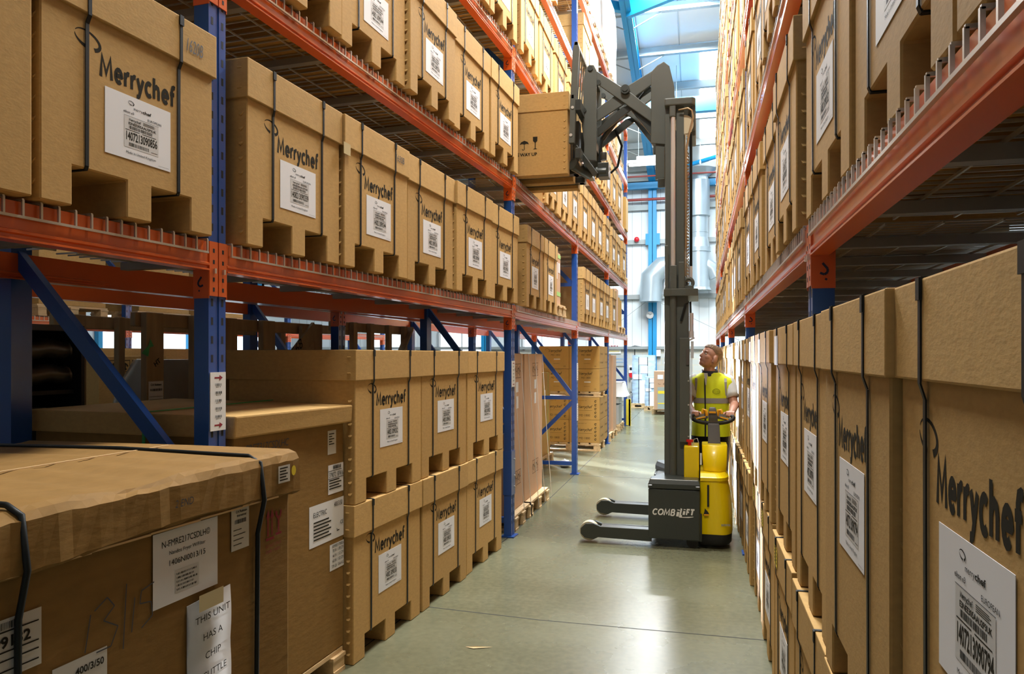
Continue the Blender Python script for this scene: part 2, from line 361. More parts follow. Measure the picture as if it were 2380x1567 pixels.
def swrite(mb, F, txt, u0, u1, v, h, w=.13, shear=0, off=.0004):
    W_ = sum(GL[c_][1] for c_ in txt) - .06; kx = (u1 - u0) / W_; ky = h / .72; x = 0
    for c_ in txt:
        for pl in GL[c_][0]:
            q = [((p[0] + x) * kx + p[1] * ky * shear + u0, v + p[1] * ky) for p in pl]; hx, hy = w / 2 * kx * 1.05, w / 2 * ky
            m_ = len(q); ls = []
            for i in range(m_):
                a = q[max(i - 1, 0)]; b_ = q[min(i + 1, m_ - 1)]; dx, dy = (b_[0] - a[0]) / kx, (b_[1] - a[1]) / ky; l = math.hypot(dx, dy) or 1
                mit = 1.0
                if 0 < i < m_ - 1:
                    d1 = ((q[i][0] - a[0]) / kx, (q[i][1] - a[1]) / ky); d2 = ((b_[0] - q[i][0]) / kx, (b_[1] - q[i][1]) / ky); l1 = math.hypot(*d1) or 1; l2 = math.hypot(*d2) or 1
                    t1 = (d1[0] / l1, d1[1] / l1); t2 = (d2[0] / l2, d2[1] / l2); tx, ty = t1[0] + t2[0], t1[1] + t2[1]; tl = math.hypot(tx, ty)
                    if tl > .05: dx, dy, l = tx, ty, tl; mit = min(1.7, 1 / max(.3, (t1[0] * tx + t1[1] * ty) / tl))
                nx, ny = -dy / l * mit, dx / l * mit; ls.append(((q[i][0] + nx * hx, q[i][1] + ny * hy), (q[i][0] - nx * hx, q[i][1] - ny * hy)))
            off += 4e-5; vs = [tuple(F @ Vector((p[0], p[1], off))) for pr in ls for p in pr]; mb.add(vs, [(2 * i, 2 * i + 1, 2 * i + 3, 2 * i + 2) for i in range(m_ - 1)])
        x += GL[c_][1]
    return mb

# ------------------------------------------------------------------ plan geometry
P0 = Vector((-1.642, 6.573, 0)); ROT = R(3.5084)          # the left rack bends slightly at this upright
NEAR = Matrix.Translation(P0) @ Matrix.Rotation(-ROT, 4, 'Z')   # local +x faces the aisle, +y runs away from the camera
FAR = Matrix.Translation(P0)
RIGHT = Matrix.Translation(Vector((.371, 2.78, 0))) @ Matrix.Rotation(math.pi, 4, 'Z')   # local +y runs towards the camera
def TL(x, y, z, rz=0): return Matrix.Translation(Vector((x, y, z))) @ Matrix.Rotation(rz, 4, 'Z')
LV = [2.10, 3.27, 4.45, 5.66, 6.86]                        # beam tops

# ------------------------------------------------------------------ the hall
fl = MB(); fl.box(-16, 6, -7, 27, -.2, 0); floor = struct(fl.build('floor', M['floor']))
jt = MB()
jt.T = NEAR; jt.box(-.03, -.022, -9, .02, -.004, .0006); jt.T = None
jt.box(P0.x - .03, P0.x - .022, 6.57, 26, -.004, .0006)
jt.add([(-1.72, 4.555, .0006), (-.96, 4.50, .0006), (.38, 4.50, .0006), (.38, 4.508, .0006), (-.96, 4.508, .0006), (-1.72, 4.563, .0006)], [(0, 1, 4, 5), (1, 2, 3, 4)])
jt.box(-1.64, .38, 10.02, 10.03, -.004, .0006)
jt.build('joint', M['hole'], floor)
def eave(y): return 8.2 + .176 * (27 - y)
w = MB(); w.box(-16, 6, 26.85, 27.05, 0, 1.86); struct(w.build('wall_far', M['block']))
w = MB(); w.box(-16, 6, 26.87, 27.05, 1.86, 8.6); wf = struct(w.build('wall_far_upper', M['cladding']))
g = MB()
for i in range(64):
    x = -16 + i * .333; g.box(x - .006, x + .006, 26.862, 26.875, 1.9, 8.3)
g.build('cladding_seam', M['pale_grey'], wf)
w = MB()
for z, h in ((1.9, .10), (3.72, .16), (5.68, .16), (6.9, .18)): w.box(-16, 6, 26.72, 26.87, z - h / 2, z + h / 2)
struct(w.build('trim_1', M['purlin']))
w = MB(); w.box(-16.2, -16, -7, 27, 0, 14.5); struct(w.build('wall_left', M['cladding']))
w = MB(); w.box(6, 6.2, -7, 27, 0, 14.5); struct(w.build('wall_right', M['cladding']))
w = MB(); w.box(-16, 6, -7.2, -7, 0, 14.5); struct(w.build('wall_near', M['cladding']))
c = MB(); y0, y1 = -7.2, 27.2
c.add([(-16.2, y0, eave(y0)), (6.2, y0, eave(y0)), (6.2, y1, eave(y1)), (-16.2, y1, eave(y1))], [(0, 1, 2, 3)])
c.add([(-16.2, y0, eave(y0) + .12), (6.2, y0, eave(y0) + .12), (6.2, y1, eave(y1) + .12), (-16.2, y1, eave(y1) + .12)], [(3, 2, 1, 0)])
M['roof'] = mat('white_roof_lining', (.78, .78, .76), .5)
ceil = struct(c.build('ceiling', M['roof']))
g = MB()
for i in range(22):
    x = -15.5 + i * 1.0
    g.add([(x - .01, y0, eave(y0) - .012), (x + .01, y0, eave(y0) - .012), (x + .01, y1, eave(y1) - .012), (x - .01, y1, eave(y1) - .012)], [(0, 1, 2, 3)])
g.build('lining_seam', M['pale_grey'], ceil)
for k, (xa, xb, ya, yb) in enumerate(((.02, 1.3, 19.4, 26.5), (3.2, 4.4, 19.4, 26.5))):
    r = MB(); r.add([(xa, ya, eave(ya) - .02), (xb, ya, eave(ya) - .02), (xb, yb, eave(yb) - .02), (xa, yb, eave(yb) - .02)], [(3, 2, 1, 0)])
    struct(r.build('window_%d' % (k + 1), M['rooflight']))
p = MB()
for k in range(18):
    y = 26.3 - k * 1.75
    p.box(-16, 6, y - .03, y + .03, eave(y) - .23, eave(y) - .03); p.box(-16, 6, y - .10, y + .03, eave(y) - .245, eave(y) - .225)
struct(p.build('trim_2', M['purlin']))
e = MB(); e.box(-16, 6, 26.45, 26.85, 7.98, 8.22); struct(e.build('trim_3', M['cladding']))
e = MB(); e.box(-16, 6, 26.44, 26.6, 7.78, 7.97); struct(e.build('trim_4', M['purlin']))
for k, x in enumerate((-1.62, -7.8, 4.6)):
    s = MB(); s.box(x - .14, x + .14, 26.60, 26.615, 0, 8.1); s.box(x - .14, x + .14, 26.84, 26.855, 0, 8.1); s.box(x - .01, x + .01, 26.6, 26.85, 0, 8.1)
    s.box(x - .24, x + .26, 26.62, 26.64, 5.55, 5.95)
    ya, yb = 26.7, -6.5
    for dz in (-.27, -.55): s.add([(x - .12, ya, eave(ya) + dz), (x + .12, ya, eave(ya) + dz), (x + .12, yb, eave(yb) + dz), (x - .12, yb, eave(yb) + dz),
                      (x - .12, ya, eave(ya) + dz + .02), (x + .12, ya, eave(ya) + dz + .02), (x + .12, yb, eave(yb) + dz + .02), (x - .12, yb, eave(yb) + dz + .02)], [(0, 3, 2, 1), (4, 5, 6, 7), (0, 1, 5, 4), (1, 2, 6, 5), (2, 3, 7, 6), (3, 0, 4, 7)])
    s.add([(x - .008, ya, eave(ya) - .55), (x + .008, ya, eave(ya) - .55), (x + .008, yb, eave(yb) - .55), (x - .008, yb, eave(yb) - .55),
                      (x - .008, ya, eave(ya) - .26), (x + .008, ya, eave(ya) - .26), (x + .008, yb, eave(yb) - .26), (x - .008, yb, eave(yb) - .26)], [(0, 3, 2, 1), (4, 5, 6, 7), (0, 1, 5, 4), (1, 2, 6, 5), (2, 3, 7, 6), (3, 0, 4, 7)])
    o = struct(s.build('trim_%d' % (5 + k), M['sky_blue']))
    bz = MB()
    for yy in (24.55, 22.8, 19.3, 17.55):
        for sg in (-1, 1): bz.bar((x + sg * .1, yy, eave(yy) - .55), (x + sg * .75, yy, eave(yy) - .24), .04, .02)
    bz.build('fly_brace', M['purlin'], o)
s = MB()
s.bar((-16, 26.5, 7.62), (6, 26.5, 7.62), .22, .22)
s.bar((-.9, 20.2, eave(20.2) - 1.12), (4.4, 20.2, eave(20.2) - 1.12), .2, .40)
s.bar((-1.6, 17.0, eave(17.0) - .42), (4.5, 13.9, eave(13.9) - .62), .12, .42)
s.bar((-1.6, 17.0, eave(17) - .42), (-7.6, 13.6, eave(13.6) - .62), .12, .2)
s.cyl((-1.5, 26.2, 7.9), (4.5, 20.4, 7.95), .07)
struct(s.build('trim_8', M['sky_blue']))
s = MB(); s.cyl((-15, 26.6, 7.16), (6, 26.6, 7.16), .05, 10); s.cyl((-15, 25.6, 7.75), (6, 25.6, 7.75), .03, 8); struct(s.build('trim_9', M['pipe_red']))
# far windows and doors of the hall
for k, (xa, xb, za, zb) in enumerate(((-6.3, -5.0, 1.9, 2.85), (-9.6, -7.9, 1.0, 2.5), (-12.6, -10.7, .1, 2.6))):
    r = MB(); r.box(xa, xb, 26.80, 26.84, za, zb); d = struct(r.build('window_%d' % (k + 4), M['win_light']))
    f = MB()
    for a, b in ((xa - .08, xa), (xb, xb + .08), ((xa + xb) / 2 - .03, (xa + xb) / 2 + .03)): f.box(a, b, 26.77, 26.85, za - .08, zb + .08)
    for a, b in ((za - .08, za), (zb, zb + .08)): f.box(xa - .08, xb + .08, 26.77, 26.85, a, b)
    f.build('window_frame', M['white'], d)
for k, (ya, yb) in enumerate(((9.0, 12.0), (16.9, 20.4), (21.8, 24.5))):
    r = MB(); r.box(-15.99, -15.95, ya, yb, .02, 4.2); d = struct(r.build('door_%d' % (k + 1), M['door_light']))
    f = MB()
    for a, b in ((ya - .15, ya), (yb, yb + .15)): f.box(-15.98, -15.85, a, b, 0, 4.4)
    f.box(-15.98, -15.85, ya - .15, yb + .15, 4.2, 4.5); f.build('door_frame', M['sky_blue'], d)

# ------------------------------------------------------------------ racking
_mc = {}
def cached(key, fn):
    if key not in _mc: _mc[key] = fn()
    return _mc[key]
def post_mesh():
    b = MB(); b.box(-.07, -.012, -.05, .05, 0, 7.05)
    for y in (-.03, .03): b.box(-.012, 0, y - .02, y + .02, 0, 7.05)
    b.box(-.012, -.004, -.012, .012, 0, 7.05)
    b.mi = 1
    for i in range(92):
        z = .12 + i * .075
        for y in (-.03, .03): b.box(-.006, .0006, y - .006, y + .006, z, z + .03)
    b.mi = 0; b.box(-.09, .03, -.07, .07, 0, .012)
    return b.mesh('post', [M['blue'], M['hole']])
def brace_mesh():
    b = MB()
    for k, z in enumerate((.12, 1.03, 2.6, 4.2, 5.8, 6.9)): b.box(-.9, -.06, -.02, .02, z, z + .05)
    for za, zb in ((1.0, .16), (1.08, 2.14), (2.62, 3.5), (4.22, 3.5), (4.25, 5.1), (5.8, 5.1), (5.85, 6.6)):
        b.bar((-.06, 0, za), (-.9, 0, zb), .035, .055)
    return b.mesh('bracing', M['blue'])
def beam_mesh(L):
    b = MB()
    pts = [(-.115, -.05), (0, -.05), (0, 0), (-.082, 0), (-.086, .008), (-.094, .008), (-.098, 0), (-.106, 0), (-.110, .01), (-.115, .01)]
    b.prism([(p[0], p[1]) for p in pts], -L / 2, L / 2, 'y')
    return b.mesh('beam', M['orange'])
def connector_mesh(flip):
    b = MB()
    for y in (-.027, .027): b.box(-.004, .006, y - .024, y + .024, -.215, .002)
    b.box(-.072, .004, -.053, -.050, -.225, .0); b.box(-.072, .004, .050, .053, -.225, .0)
    b.mi = 1
    for y in (-.027, .027):
        for z in (-.03, -.075, -.145, -.185): b.box(.002, .0068, y - .005, y + .005, z - .012, z + .004)
    b.mi = 2
    for y in (-.027, .027): b.box(.004, .016, y - .004, y + .005, -.125, -.105)
    b.mi = 3
    for sg, F in ((-1, face((-.035, -.053, -.205), (1, 0, 0), (0, 0, 1))), (1, face((-.035, .053, -.205), (-1, 0, 0), (0, 0, 1)))):
        k = -1 if flip else 1
        stroke(b, F, [(-.004 * k, .065), (.012 * k, .045), (.012 * k, .034), (.002 * k, .026), (-.012 * k, .032)], .008)
        stroke(b, F, [(.004 * k, .012), (.010 * k, .008)], .007)
    return b.mesh('beam_connector', [M['orange'], M['hole'], M['bolt'], M['mark']])
def deck_mesh(L):
    b = MB(); n = int(L / .06); r = .0034
    for i in range(n + 1):
        y = -L / 2 + .02 + i * (L - .04) / n
        b.box(-.93, .014, y - r, y + r, .002, .002 + 2 * r); b.box(.009, .009 + 2 * r, y - r, y + r, -.045, .005)
    b.box(.008, .017, -L / 2 + .015, L / 2 - .015, -.050, -.042)
    for x in (-.07, -.25, -.43, -.61, -.79): b.box(x - r, x + r, -L / 2, L / 2, -.005, .003)
    b.mi = 1
    for k in range(6):
        y = (k + .5) / 6 * L - L / 2; b.box(-.85, -.05, y - .022, y + .022, -.04, -.004)
    return b.mesh('wire_deck', [M['galv'], M['channel']])
def rack(name, label, loc, group=None): return thing(name, loc, 0, label, 'racking', group, M4=Matrix.Translation(Vector(loc)))
def run(root, MM, posts, bays, levels, flip=True, decks=True, back=-.90, deep={}):
    inv = root.matrix_world.inverted() if False else Matrix.Translation(-Vector(root['base']))
    for y in posts:
        bk = deep.get(y, back)
        link('post', cached('post', post_mesh), root, inv @ MM @ TL(0, y, 0)); link('post', cached('post', post_mesh), root, inv @ MM @ TL(bk, y, 0, math.pi))
        link('bracing', cached('brace', brace_mesh), root, inv @ MM @ TL(0, y, 0) @ Matrix.Diagonal((bk / -.9, 1, 1, 1)))
        for z in levels: link('beam_connector', cached(('con', flip), lambda: connector_mesh(flip)), root, inv @ MM @ TL(0, y, z))
    for bi, (ya, yb) in enumerate(bays):
        L = round(yb - ya - .104, 3); yc = (ya + yb) / 2
        for zi, z in enumerate(levels):
            link('beam', cached(('beam', L), lambda: beam_mesh(L)), root, inv @ MM @ TL(0, yc, z)); ba, bb_ = deep.get(ya, back), deep.get(yb, back); link('beam', cached(('beam', L), lambda: beam_mesh(L)), root, inv @ MM @ TL((ba + bb_) / 2, yc, z, math.pi - math.atan2(bb_ - ba, yb - ya)))
            if decks: link('wire_deck', cached(('deck', L), lambda: deck_mesh(L)), root, inv @ MM @ TL(0, yc, z))
def mkrack(name, label, loc):
    r = thing(name, loc, 0, label, 'racking'); r['base'] = list(loc); return r
NP = [-7.95, -3.98, -.05]; FP = [3.58, 7.21, 10.84]
rackA = mkrack('pallet_rack', 'blue and orange pallet racking along the left of the aisle', tuple(P0))
DEEP = {NP[0]: -1.12, NP[1]: -1.12}
run(rackA, NEAR, NP[1:], [(NP[1], NP[2])], LV[:4], deep=DEEP)
run(rackA, NEAR, NP[:1], [(NP[0], NP[1])], LV[:2], deep=DEEP)
run(rackA, FAR, FP, [(NP[2], FP[0]), (FP[0], FP[1]), (FP[1], FP[2])], LV)
rackB = mkrack('pallet_rack', 'blue and orange racking backed against the rear of the left aisle rack', tuple(NEAR @ Vector((-1.05, 0, 0))))
run(rackB, NEAR @ TL(-1.05, 0, 0), [-8.55, -4.9, -1.25], [(-8.55, -4.9), (-4.9, -1.25)], LV[:2], decks=False)
run(rackB, FAR @ TL(-1.12, 0, 0), [2.4, 6.05, 9.7], [(-1.2, 2.4), (2.4, 6.05), (6.05, 9.7)], LV[:2], decks=False)
rackC = mkrack('pallet_rack', 'sunlit orange beamed racking across the next aisle seen under the left shelf', tuple(NEAR @ Vector((-5.9, 0, 0))))
run(rackC, NEAR @ TL(-5.9, 0, 0), [-2.4, 1.45, 5.1, 8.75], [(-2.4, 1.45), (1.45, 5.1), (5.1, 8.75)], LV[:2])
RP = [3.75, .05, -3.65, -7.35, -11.05, -14.75]
rackR = mkrack('pallet_rack', 'blue and orange pallet racking along the right of the aisle', tuple(RIGHT @ Vector((0, 0, 0))))
run(rackR, RIGHT, RP, [(RP[i + 1], RP[i]) for i in range(5)], LV, flip=False)
# location signs on the posts
def sign_mesh():
    b = MB(); b.box(0, .004, -.045, .045, 0, .235); b.mi = 1; F = face((.004, 0, 0), (0, 1, 0), (0, 0, 1))
    for v in (.022, .213):
        rect(b, F, -.022, .008, v - .003, v + .003); poly(b, F, [(.006, v - .011), (.026, v), (.006, v + .011)])
    b.mi = 2
    for k in range(5): bars(b, F, -.018, .022, .052 + k * .032, .062 + k * .032, 9, k); write(b, F, '417', -.014, .016, .045 + k * .032, .005)
    return b.mesh('location_sign', [M['white'], M['ink_red'], M['ink']])
for MM, y, z, rt in ((NEAR, -3.98, 1.345, rackA), (NEAR, -.05, 1.36, rackA), (FAR, 3.58, 1.3, rackA), (FAR, 3.58, .74, rackA)):
    link('location_sign', cached('sign', sign_mesh), rt, Matrix.Translation(-Vector(rt['base'])) @ MM @ TL(.001, y, z))
for MM, y, rt in ((NEAR, -.05, rackA),):
    g = MB(); g.box(-.075, .004, -.055, .055, .38, .78); g.mi = 1
    for z in (.45, .55, .7): g.cyl((.004, .03, z), (.014, .03, z), .008, 8)
    g.build('post_sleeve', [M['blue'], M['bolt']], rt, 0, 1, Matrix.Translation(-Vector(rt['base'])) @ MM @ TL(0, y, 0))

# ------------------------------------------------------------------ cartons
def body_mesh(w, d, h, n):
    a = w / 2; b = MB()
    pts = [(-a, 0), (-a + .15 * w, 0), (-a + .15 * w, n), (-a + .435 * w, n), (-a + .435 * w, 0), (-a + .585 * w, 0), (-a + .585 * w, n), (-a + .84 * w, n), (-a + .84 * w, 0), (a, 0), (a, h - .012), (-a, h - .012)]
    b.prism(pts, -d, 0, 'x')
    for sg in (-1, 1):
        for i in range(9):
            z = .06 + i * .062
            if z < h - .2: b.add([(-.048, sg * a, z), (-.012, sg * a, z + .004), (-.02, sg * (a + .008), z - .012), (-.04, sg * (a + .008), z - .012), (-.03, sg * a, z - .02)], [(0, 1, 2, 3), (0, 3, 4), (3, 2, 4), (2, 1, 4)] if sg < 0 else [(3, 2, 1, 0), (4, 3, 0), (4, 2, 3), (4, 1, 2)])
    return b.mesh('body', M['card'], .005)
def lid_mesh(w, d, h, lh):
    a = w / 2 + .011; b = MB(); b.box(-d - .011, .011, -a, a, h - lh, h)
    for x in (-.03, -.20): 
        for z in (h - .04, h - lh + .04): b.box(x - .012, x + .012, -a - .003, a + .003, z - .004, z + .004)
    return b.mesh('lid', M['card_lid'], .007, 2)
def strap_mesh(d, h, lh, n, wob):
    b = MB(); p = [(-d - .013, h - lh), (-d - .013, h + .0015), (.0125, h + .0015), (.0125, h - lh - .004), (.004, h - lh - .03), (.003, n + .01), (-.002, n - .0025), (-d, n - .0025)]
    for i in range(len(p) - 1):
        (x0, z0), (x1, z1) = p[i], p[i + 1]; ya = wob * max(0, min(1, (i - 3))) ; yb = wob * max(0, min(1, (i - 2)))
        b.bar((x0, ya, z0), (x1, yb, z1), .013, .0028, (1, 0, .001) if abs(z1 - z0) > abs(x1 - x0) else (0, 0, 1))
    b.box(.012, .0165, -.010, .010, h - .035, h + .001)
    return b.mesh('strap', M['strap'])
def logo_mesh(w):
    b = MB(); swrite(b, XF, 'Merrychef', -.22 * w, .22 * w, 0, .072, .155, .0); arc(b, XF, -.285 * w, .098, .048, .025, -50, 170, .014, .002, .0004, 16, -12); arc(b, XF, -.285 * w, .098, .048, .025, 190, 268, .002, .012, .0004, 10, -12)
    return b.mesh('printed_logo', M['ink'])
def label_mesh():
    b = MB(); b.add([(.0008, -.1425, 0), (.0008, .1425, 0), (.0008, .1425, .215), (.0008, -.1425, .215), (.0016, -.1425, 0), (.0016, .1425, 0), (.0016, .1425, .215), (.0016, -.1425, .215)], [(0, 3, 2, 1), (4, 5, 6, 7), (0, 1, 5, 4), (1, 2, 6, 5), (2, 3, 7, 6), (3, 0, 4, 7)]); b.mi = 1
    F = face((.0016, 0, 0), (0, 1, 0), (0, 0, 1)); rect(b, F, -.065, .085, .04, .145, .0004)
    return b.mesh('label', [M['paper'], M['paper_grey']])
def print_mesh(num, code, small):
    b = MB(); F = face((.0016, 0, 0), (0, 1, 0), (0, 0, 1)); o = .0006
    arc(b, F, -.036, .192, .012, .006, -50, 170, .004, .001, o, 10, -10); arc(b, F, -.036, .192, .012, .006, 185, 290, .001, .003, o, 8, -10); write(b, F, 'merry', -.025, .012, .172, .010, o); write(b, F, 'chef', .013, .052, .172, .010, o, bold=.03)
    write(b, F, 'eikon e3', -.068, -.024, .155, .0085, o, bold=.01); write(b, F, 'EUROPEAN', .036, .098, .151, .0085, o); rect(b, F, -.066, .086, .1455, .1464, o)
    swrite(b, F, 'Merrychef', -.045, .006, .131, .009, .13, 0, o)
    for k in range(4): rect(b, F, .016, .07 - .006 * (k % 2), .131 + k * .0028, .1322 + k * .0028, o)
    write(b, F, code, -.047, .074, .118, .0088, o, bold=.03); bars(b, F, -.045, .058, .104, .115, 34, 3, o)
    rect(b, F, -.06, .0, .0985, .1005, o); rect(b, F, .012, .074, .0985, .1005, o)
    write(b, F, num, -.057, .079, .066, .0285, o, bold=.025); bars(b, F, -.045, .042, .046, .058, 34, 5, o); rect(b, F, .052, .08, .0465, .048, o)
    write(b, F, 'Made in United Kingdom', -.057, .073, .020, .0085, o); rect(b, F, .085, .135, .0085, .0092, o)
    return b.mesh('label_print', M['ink'])
CN = 0
def carton(MM, label, group, w=.735, d=.80, h=.78, n=.125, logo=True, paper=True, prt=True, num='1408213090339', code='E3NEE305AAU2P3UK', extra=None, face_side=1, lid=.165, jit=True, loz=0):
    global CN; CN += 1; rg = random.Random(CN * 13)
    if jit: MM = MM @ TL(rg.uniform(-.012, .012), 0, 0, R(rg.uniform(-.35, .35)))
    r = thing('appliance_carton', (0, 0, 0), 0, label, 'box', group, M4=MM)
    link('body', cached(('body', w, d, h, n), lambda: body_mesh(w, d, h, n)), r)
    l = link('lid', cached(('lid', w, d, h, lid), lambda: lid_mesh(w, d, h, lid)), r)
    for k, u in enumerate((-.275, .268)):
        wob = rg.choice((0, -.003, .003)); link('strap', cached(('strap', d, h, lid, n, wob), lambda: strap_mesh(d, h, lid, n, wob)), r, TL(0, u * w + rg.uniform(-.01, .01), 0))
    if logo: link('printed_logo', cached(('logo', w), lambda: logo_mesh(w)), r, TL(.0, .006, h - .341 + loz))
    if paper:
        p = link('label', cached('label', label_mesh), r, TL(0, .004 * w / .75, h - .582 + loz))
        if prt: link('label_print', cached(('print', num), lambda: print_mesh(num, code, False)), p)
    if extra == 'sheet': b = MB(); F = face((.012, 0, h - .15), (0, 1, 0), (0, 0, 1)); rect(b, F, -.30, -.16, -.02, .115, .0015); b.build('shipping_sheet', M['paper'], r)
    if extra == 'yellow': b = MB(); F = face((.012, 0, h - .15), (0, 1, 0), (0, 0, 1)); rect(b, F, -.25, -.13, .02, .11, .0015); b.mi = 1; [rect(b, F, -.24, -.15, .035 + k * .016, .041 + k * .016, .002) for k in range(5)]; b.build('yellow_label', [M['yellow_sign'], M['ink']], r)
    if extra: pass
    return r
def scrawl(root, F, s, u0, u1, v, h, name='handwriting', shear=.2):
    b = MB(); write(b, F, s, u0, u1, v, h, .0014, shear=shear); return b.build(name, M['pen'], root)
SHELF = ['lowest', 'second', 'third', 'fourth', 'top']
nums = ['1408213090339', '1408213090344', '1408213090336', '1408213090341', '1408213090342']
# left rack, near end
for j, z in enumerate(LV[:3]):
    for i in range(5):
        if j == 2 and i < 2: continue
        c = carton(NEAR @ TL(.05, -3.485 + i * .765, z + .012), 'strapped brown carton, %s beyond the nearest blue post, %s shelf on the left' % (ORD[i], SHELF[j]), 'strapped cartons on the left rack', num=nums[i])
        if j == 0 and i == 1: scrawl(c, face((.012, 0, 0), (0, 1, 0), (0, 0, 1)), '1630B', .19, .30, .68, .04)
        if j == 0 and i == 1:
            b = MB(); b.bar((.014, -.33, .60), (.016, -.40, .60), .06, .002, (0, 1, .8)); b.build('parcel_tape', M['tape'], c)
for i in range(3):
    c = carton(NEAR @ TL(.05, -4.435 - i * .765, LV[0] + .012), ['large strapped brown carton with 1407213090856 label in front of the nearest blue post', 'strapped brown carton cut off by the left edge, lowest left shelf', 'strapped brown carton out of frame beyond the cut off one, lowest left shelf'][i], 'strapped cartons on the left rack', num='1407213090856')
    if i == 0: scrawl(c, face((.012, 0, 0), (0, 1, 0), (0, 0, 1)), '1620B', .215, .30, .665, .05)
# left rack, beyond the bend
def shelfrow(MM, side, bay, j, ys, prt, **kw):
    post = {'left': ['second', 'third', 'fourth'], 'right': ['nearest', 'second', 'third', 'fourth']}[side][bay]
    for i, y in enumerate(ys):
        carton(MM @ TL(.05 if side == 'left' else .02, y, LV[j] + .012), 'brown carton, %s beyond the %s blue post, %s shelf on the %s' % (ORD[i], post, SHELF[j], side), 'strapped cartons on the %s rack' % side, prt=prt, num=nums[(i + j) % 5], **kw)
shelfrow(FAR, 'left', 0, 0, [.67, 1.47], True)
shelfrow(FAR, 'left', 0, 1, [1.60, 2.37, 3.14], True)
shelfrow(FAR, 'left', 0, 2, [.42, 1.24, 2.05, 2.98], True)
shelfrow(FAR, 'left', 0, 3, [.6, 1.45], False)
shelfrow(FAR, 'left', 1, 0, [4.15, 4.93, 5.78, 6.66], False)
shelfrow(FAR, 'left', 1, 1, [4.02, 4.82, 5.65, 6.55], False)
shelfrow(FAR, 'left', 1, 2, [4.05, 4.9, 6.0, 6.8], False)
shelfrow(FAR, 'left', 1, 3, [4.1], False)
shelfrow(FAR, 'left', 2, 0, [7.72], False)
shelfrow(FAR, 'left', 2, 1, [7.75, 8.6, 9.5], False)
shelfrow(FAR, 'left', 2, 2, [7.8, 8.6], False)
# right rack: local y runs towards the camera
rb = {0: [.43, 1.19, 1.95, 2.71]}
for i, y in enumerate(rb[0]):
    carton(RIGHT @ TL(.012, y, LV[0] + .012), 'large brown carton, %s this side of the nearest blue post, lowest right shelf' % ORD[i], 'strapped cartons on the right rack', num='1408213090352')
shelfrow(RIGHT, 'right', 0, 0, [-.47, -1.28, -2.12, -2.93], True)
shelfrow(RIGHT, 'right', 0, 1, [-.47, -1.25, -2.05, -2.98], True)
shelfrow(RIGHT, 'right', 0, 2, [-2.1, -3.0], True)
for bay in (1, 2, 3):
    y0 = RP[bay + 1]
    rg = random.Random(bay)
    for j in range(5):
        if j == 4 and bay < 2: continue
        ys = [y0 - .47 - i * .80 + rg.uniform(-.02, .03) for i in range(4)]
        if (bay + j) % 3 == 0: ys[3] -= .0
        shelfrow(RIGHT, 'right', bay, j, ys, False, h=.78)
# right floor stacks
fy = [1.115, 1.855, 2.61, 3.42, 4.26, 5.06, 5.9, 6.75, 7.55, 8.35, 9.15, 9.95, 10.9, 11.7, 12.5, 13.4, 14.2, 15.0]
for i, y in enumerate(fy):
    lo = RIGHT @ TL(.015, 2.78 - y, 0)
    near = i < 7
    carton(lo, 'strapped brown carton on the floor, bottom of the %s stack along the right' % ORD[i], 'floor stacked cartons on the right', h=.805, w=.72, prt=near, num='1408213091029', extra='yellow' if i in (3, 4, 5, 7) else None)
    carton(RIGHT @ TL(.02, 2.78 - y, .808), 'tall strapped brown carton on top of the %s floor stack along the right' % ORD[i], 'floor stacked cartons on the right', h=.965, w=.72, prt=near, num='1407213090794', loz=-.010, extra='sheet' if i in (3, 4, 5, 6) else None)
# left floor stacks
for i, y in enumerate((-2.565, -1.73, -.885)):
    carton(NEAR @ TL(.045, y, 0), 'strapped brown carton on the floor, bottom of the %s double stack under the left shelf' % ORD[i], 'floor stacked cartons on the left', h=.85, w=.83 if i != 1 else .78, num='140821309033%d' % i, lid=.17, loz=.03)
    carton(NEAR @ TL(.05, y, .852), 'strapped brown carton on top of the %s double stack under the left shelf' % ORD[i], 'floor stacked cartons on the left', h=.825, w=.83 if i != 1 else .78, num='1408213090%d52' % (3 + i), lid=.165, loz=.03)

# ------------------------------------------------------------------ floor goods under the left rack, near end
def local(root_loc): return Matrix.Translation(-Vector(root_loc))
def pallet(MM, L, Wd, label, h=.14, m='wood', group=None, par=None):
    # L along local y (the open ends face +x), Wd back along -x
    b = MB(); k = 5; bw = Wd / (k + .9)
    for i in range(k + 1): x = -bw / 2 - i * (Wd - bw) / k; b.box(x - bw * .4, x + bw * .4, -L / 2, L / 2, h - .022, h)
    for y in (-L / 2 + .06, 0, L / 2 - .06):
        for x in (-.06, -Wd / 2, -Wd + .06): b.box(x - .055, x + .055, y - .055, y + .055, .02, h - .04)
        b.box(-Wd, 0, y - .055, y + .055, 0, .02)
        b.box(-Wd, 0, y - .06, y + .06, h - .042, h - .023)
    o = b.build('pallet', M[m]); o.matrix_world = MM
    return tag(o, label, 'pallet', group)
def jag(n, a, rg): return [rg.uniform(-a, a) for _ in range(n)]
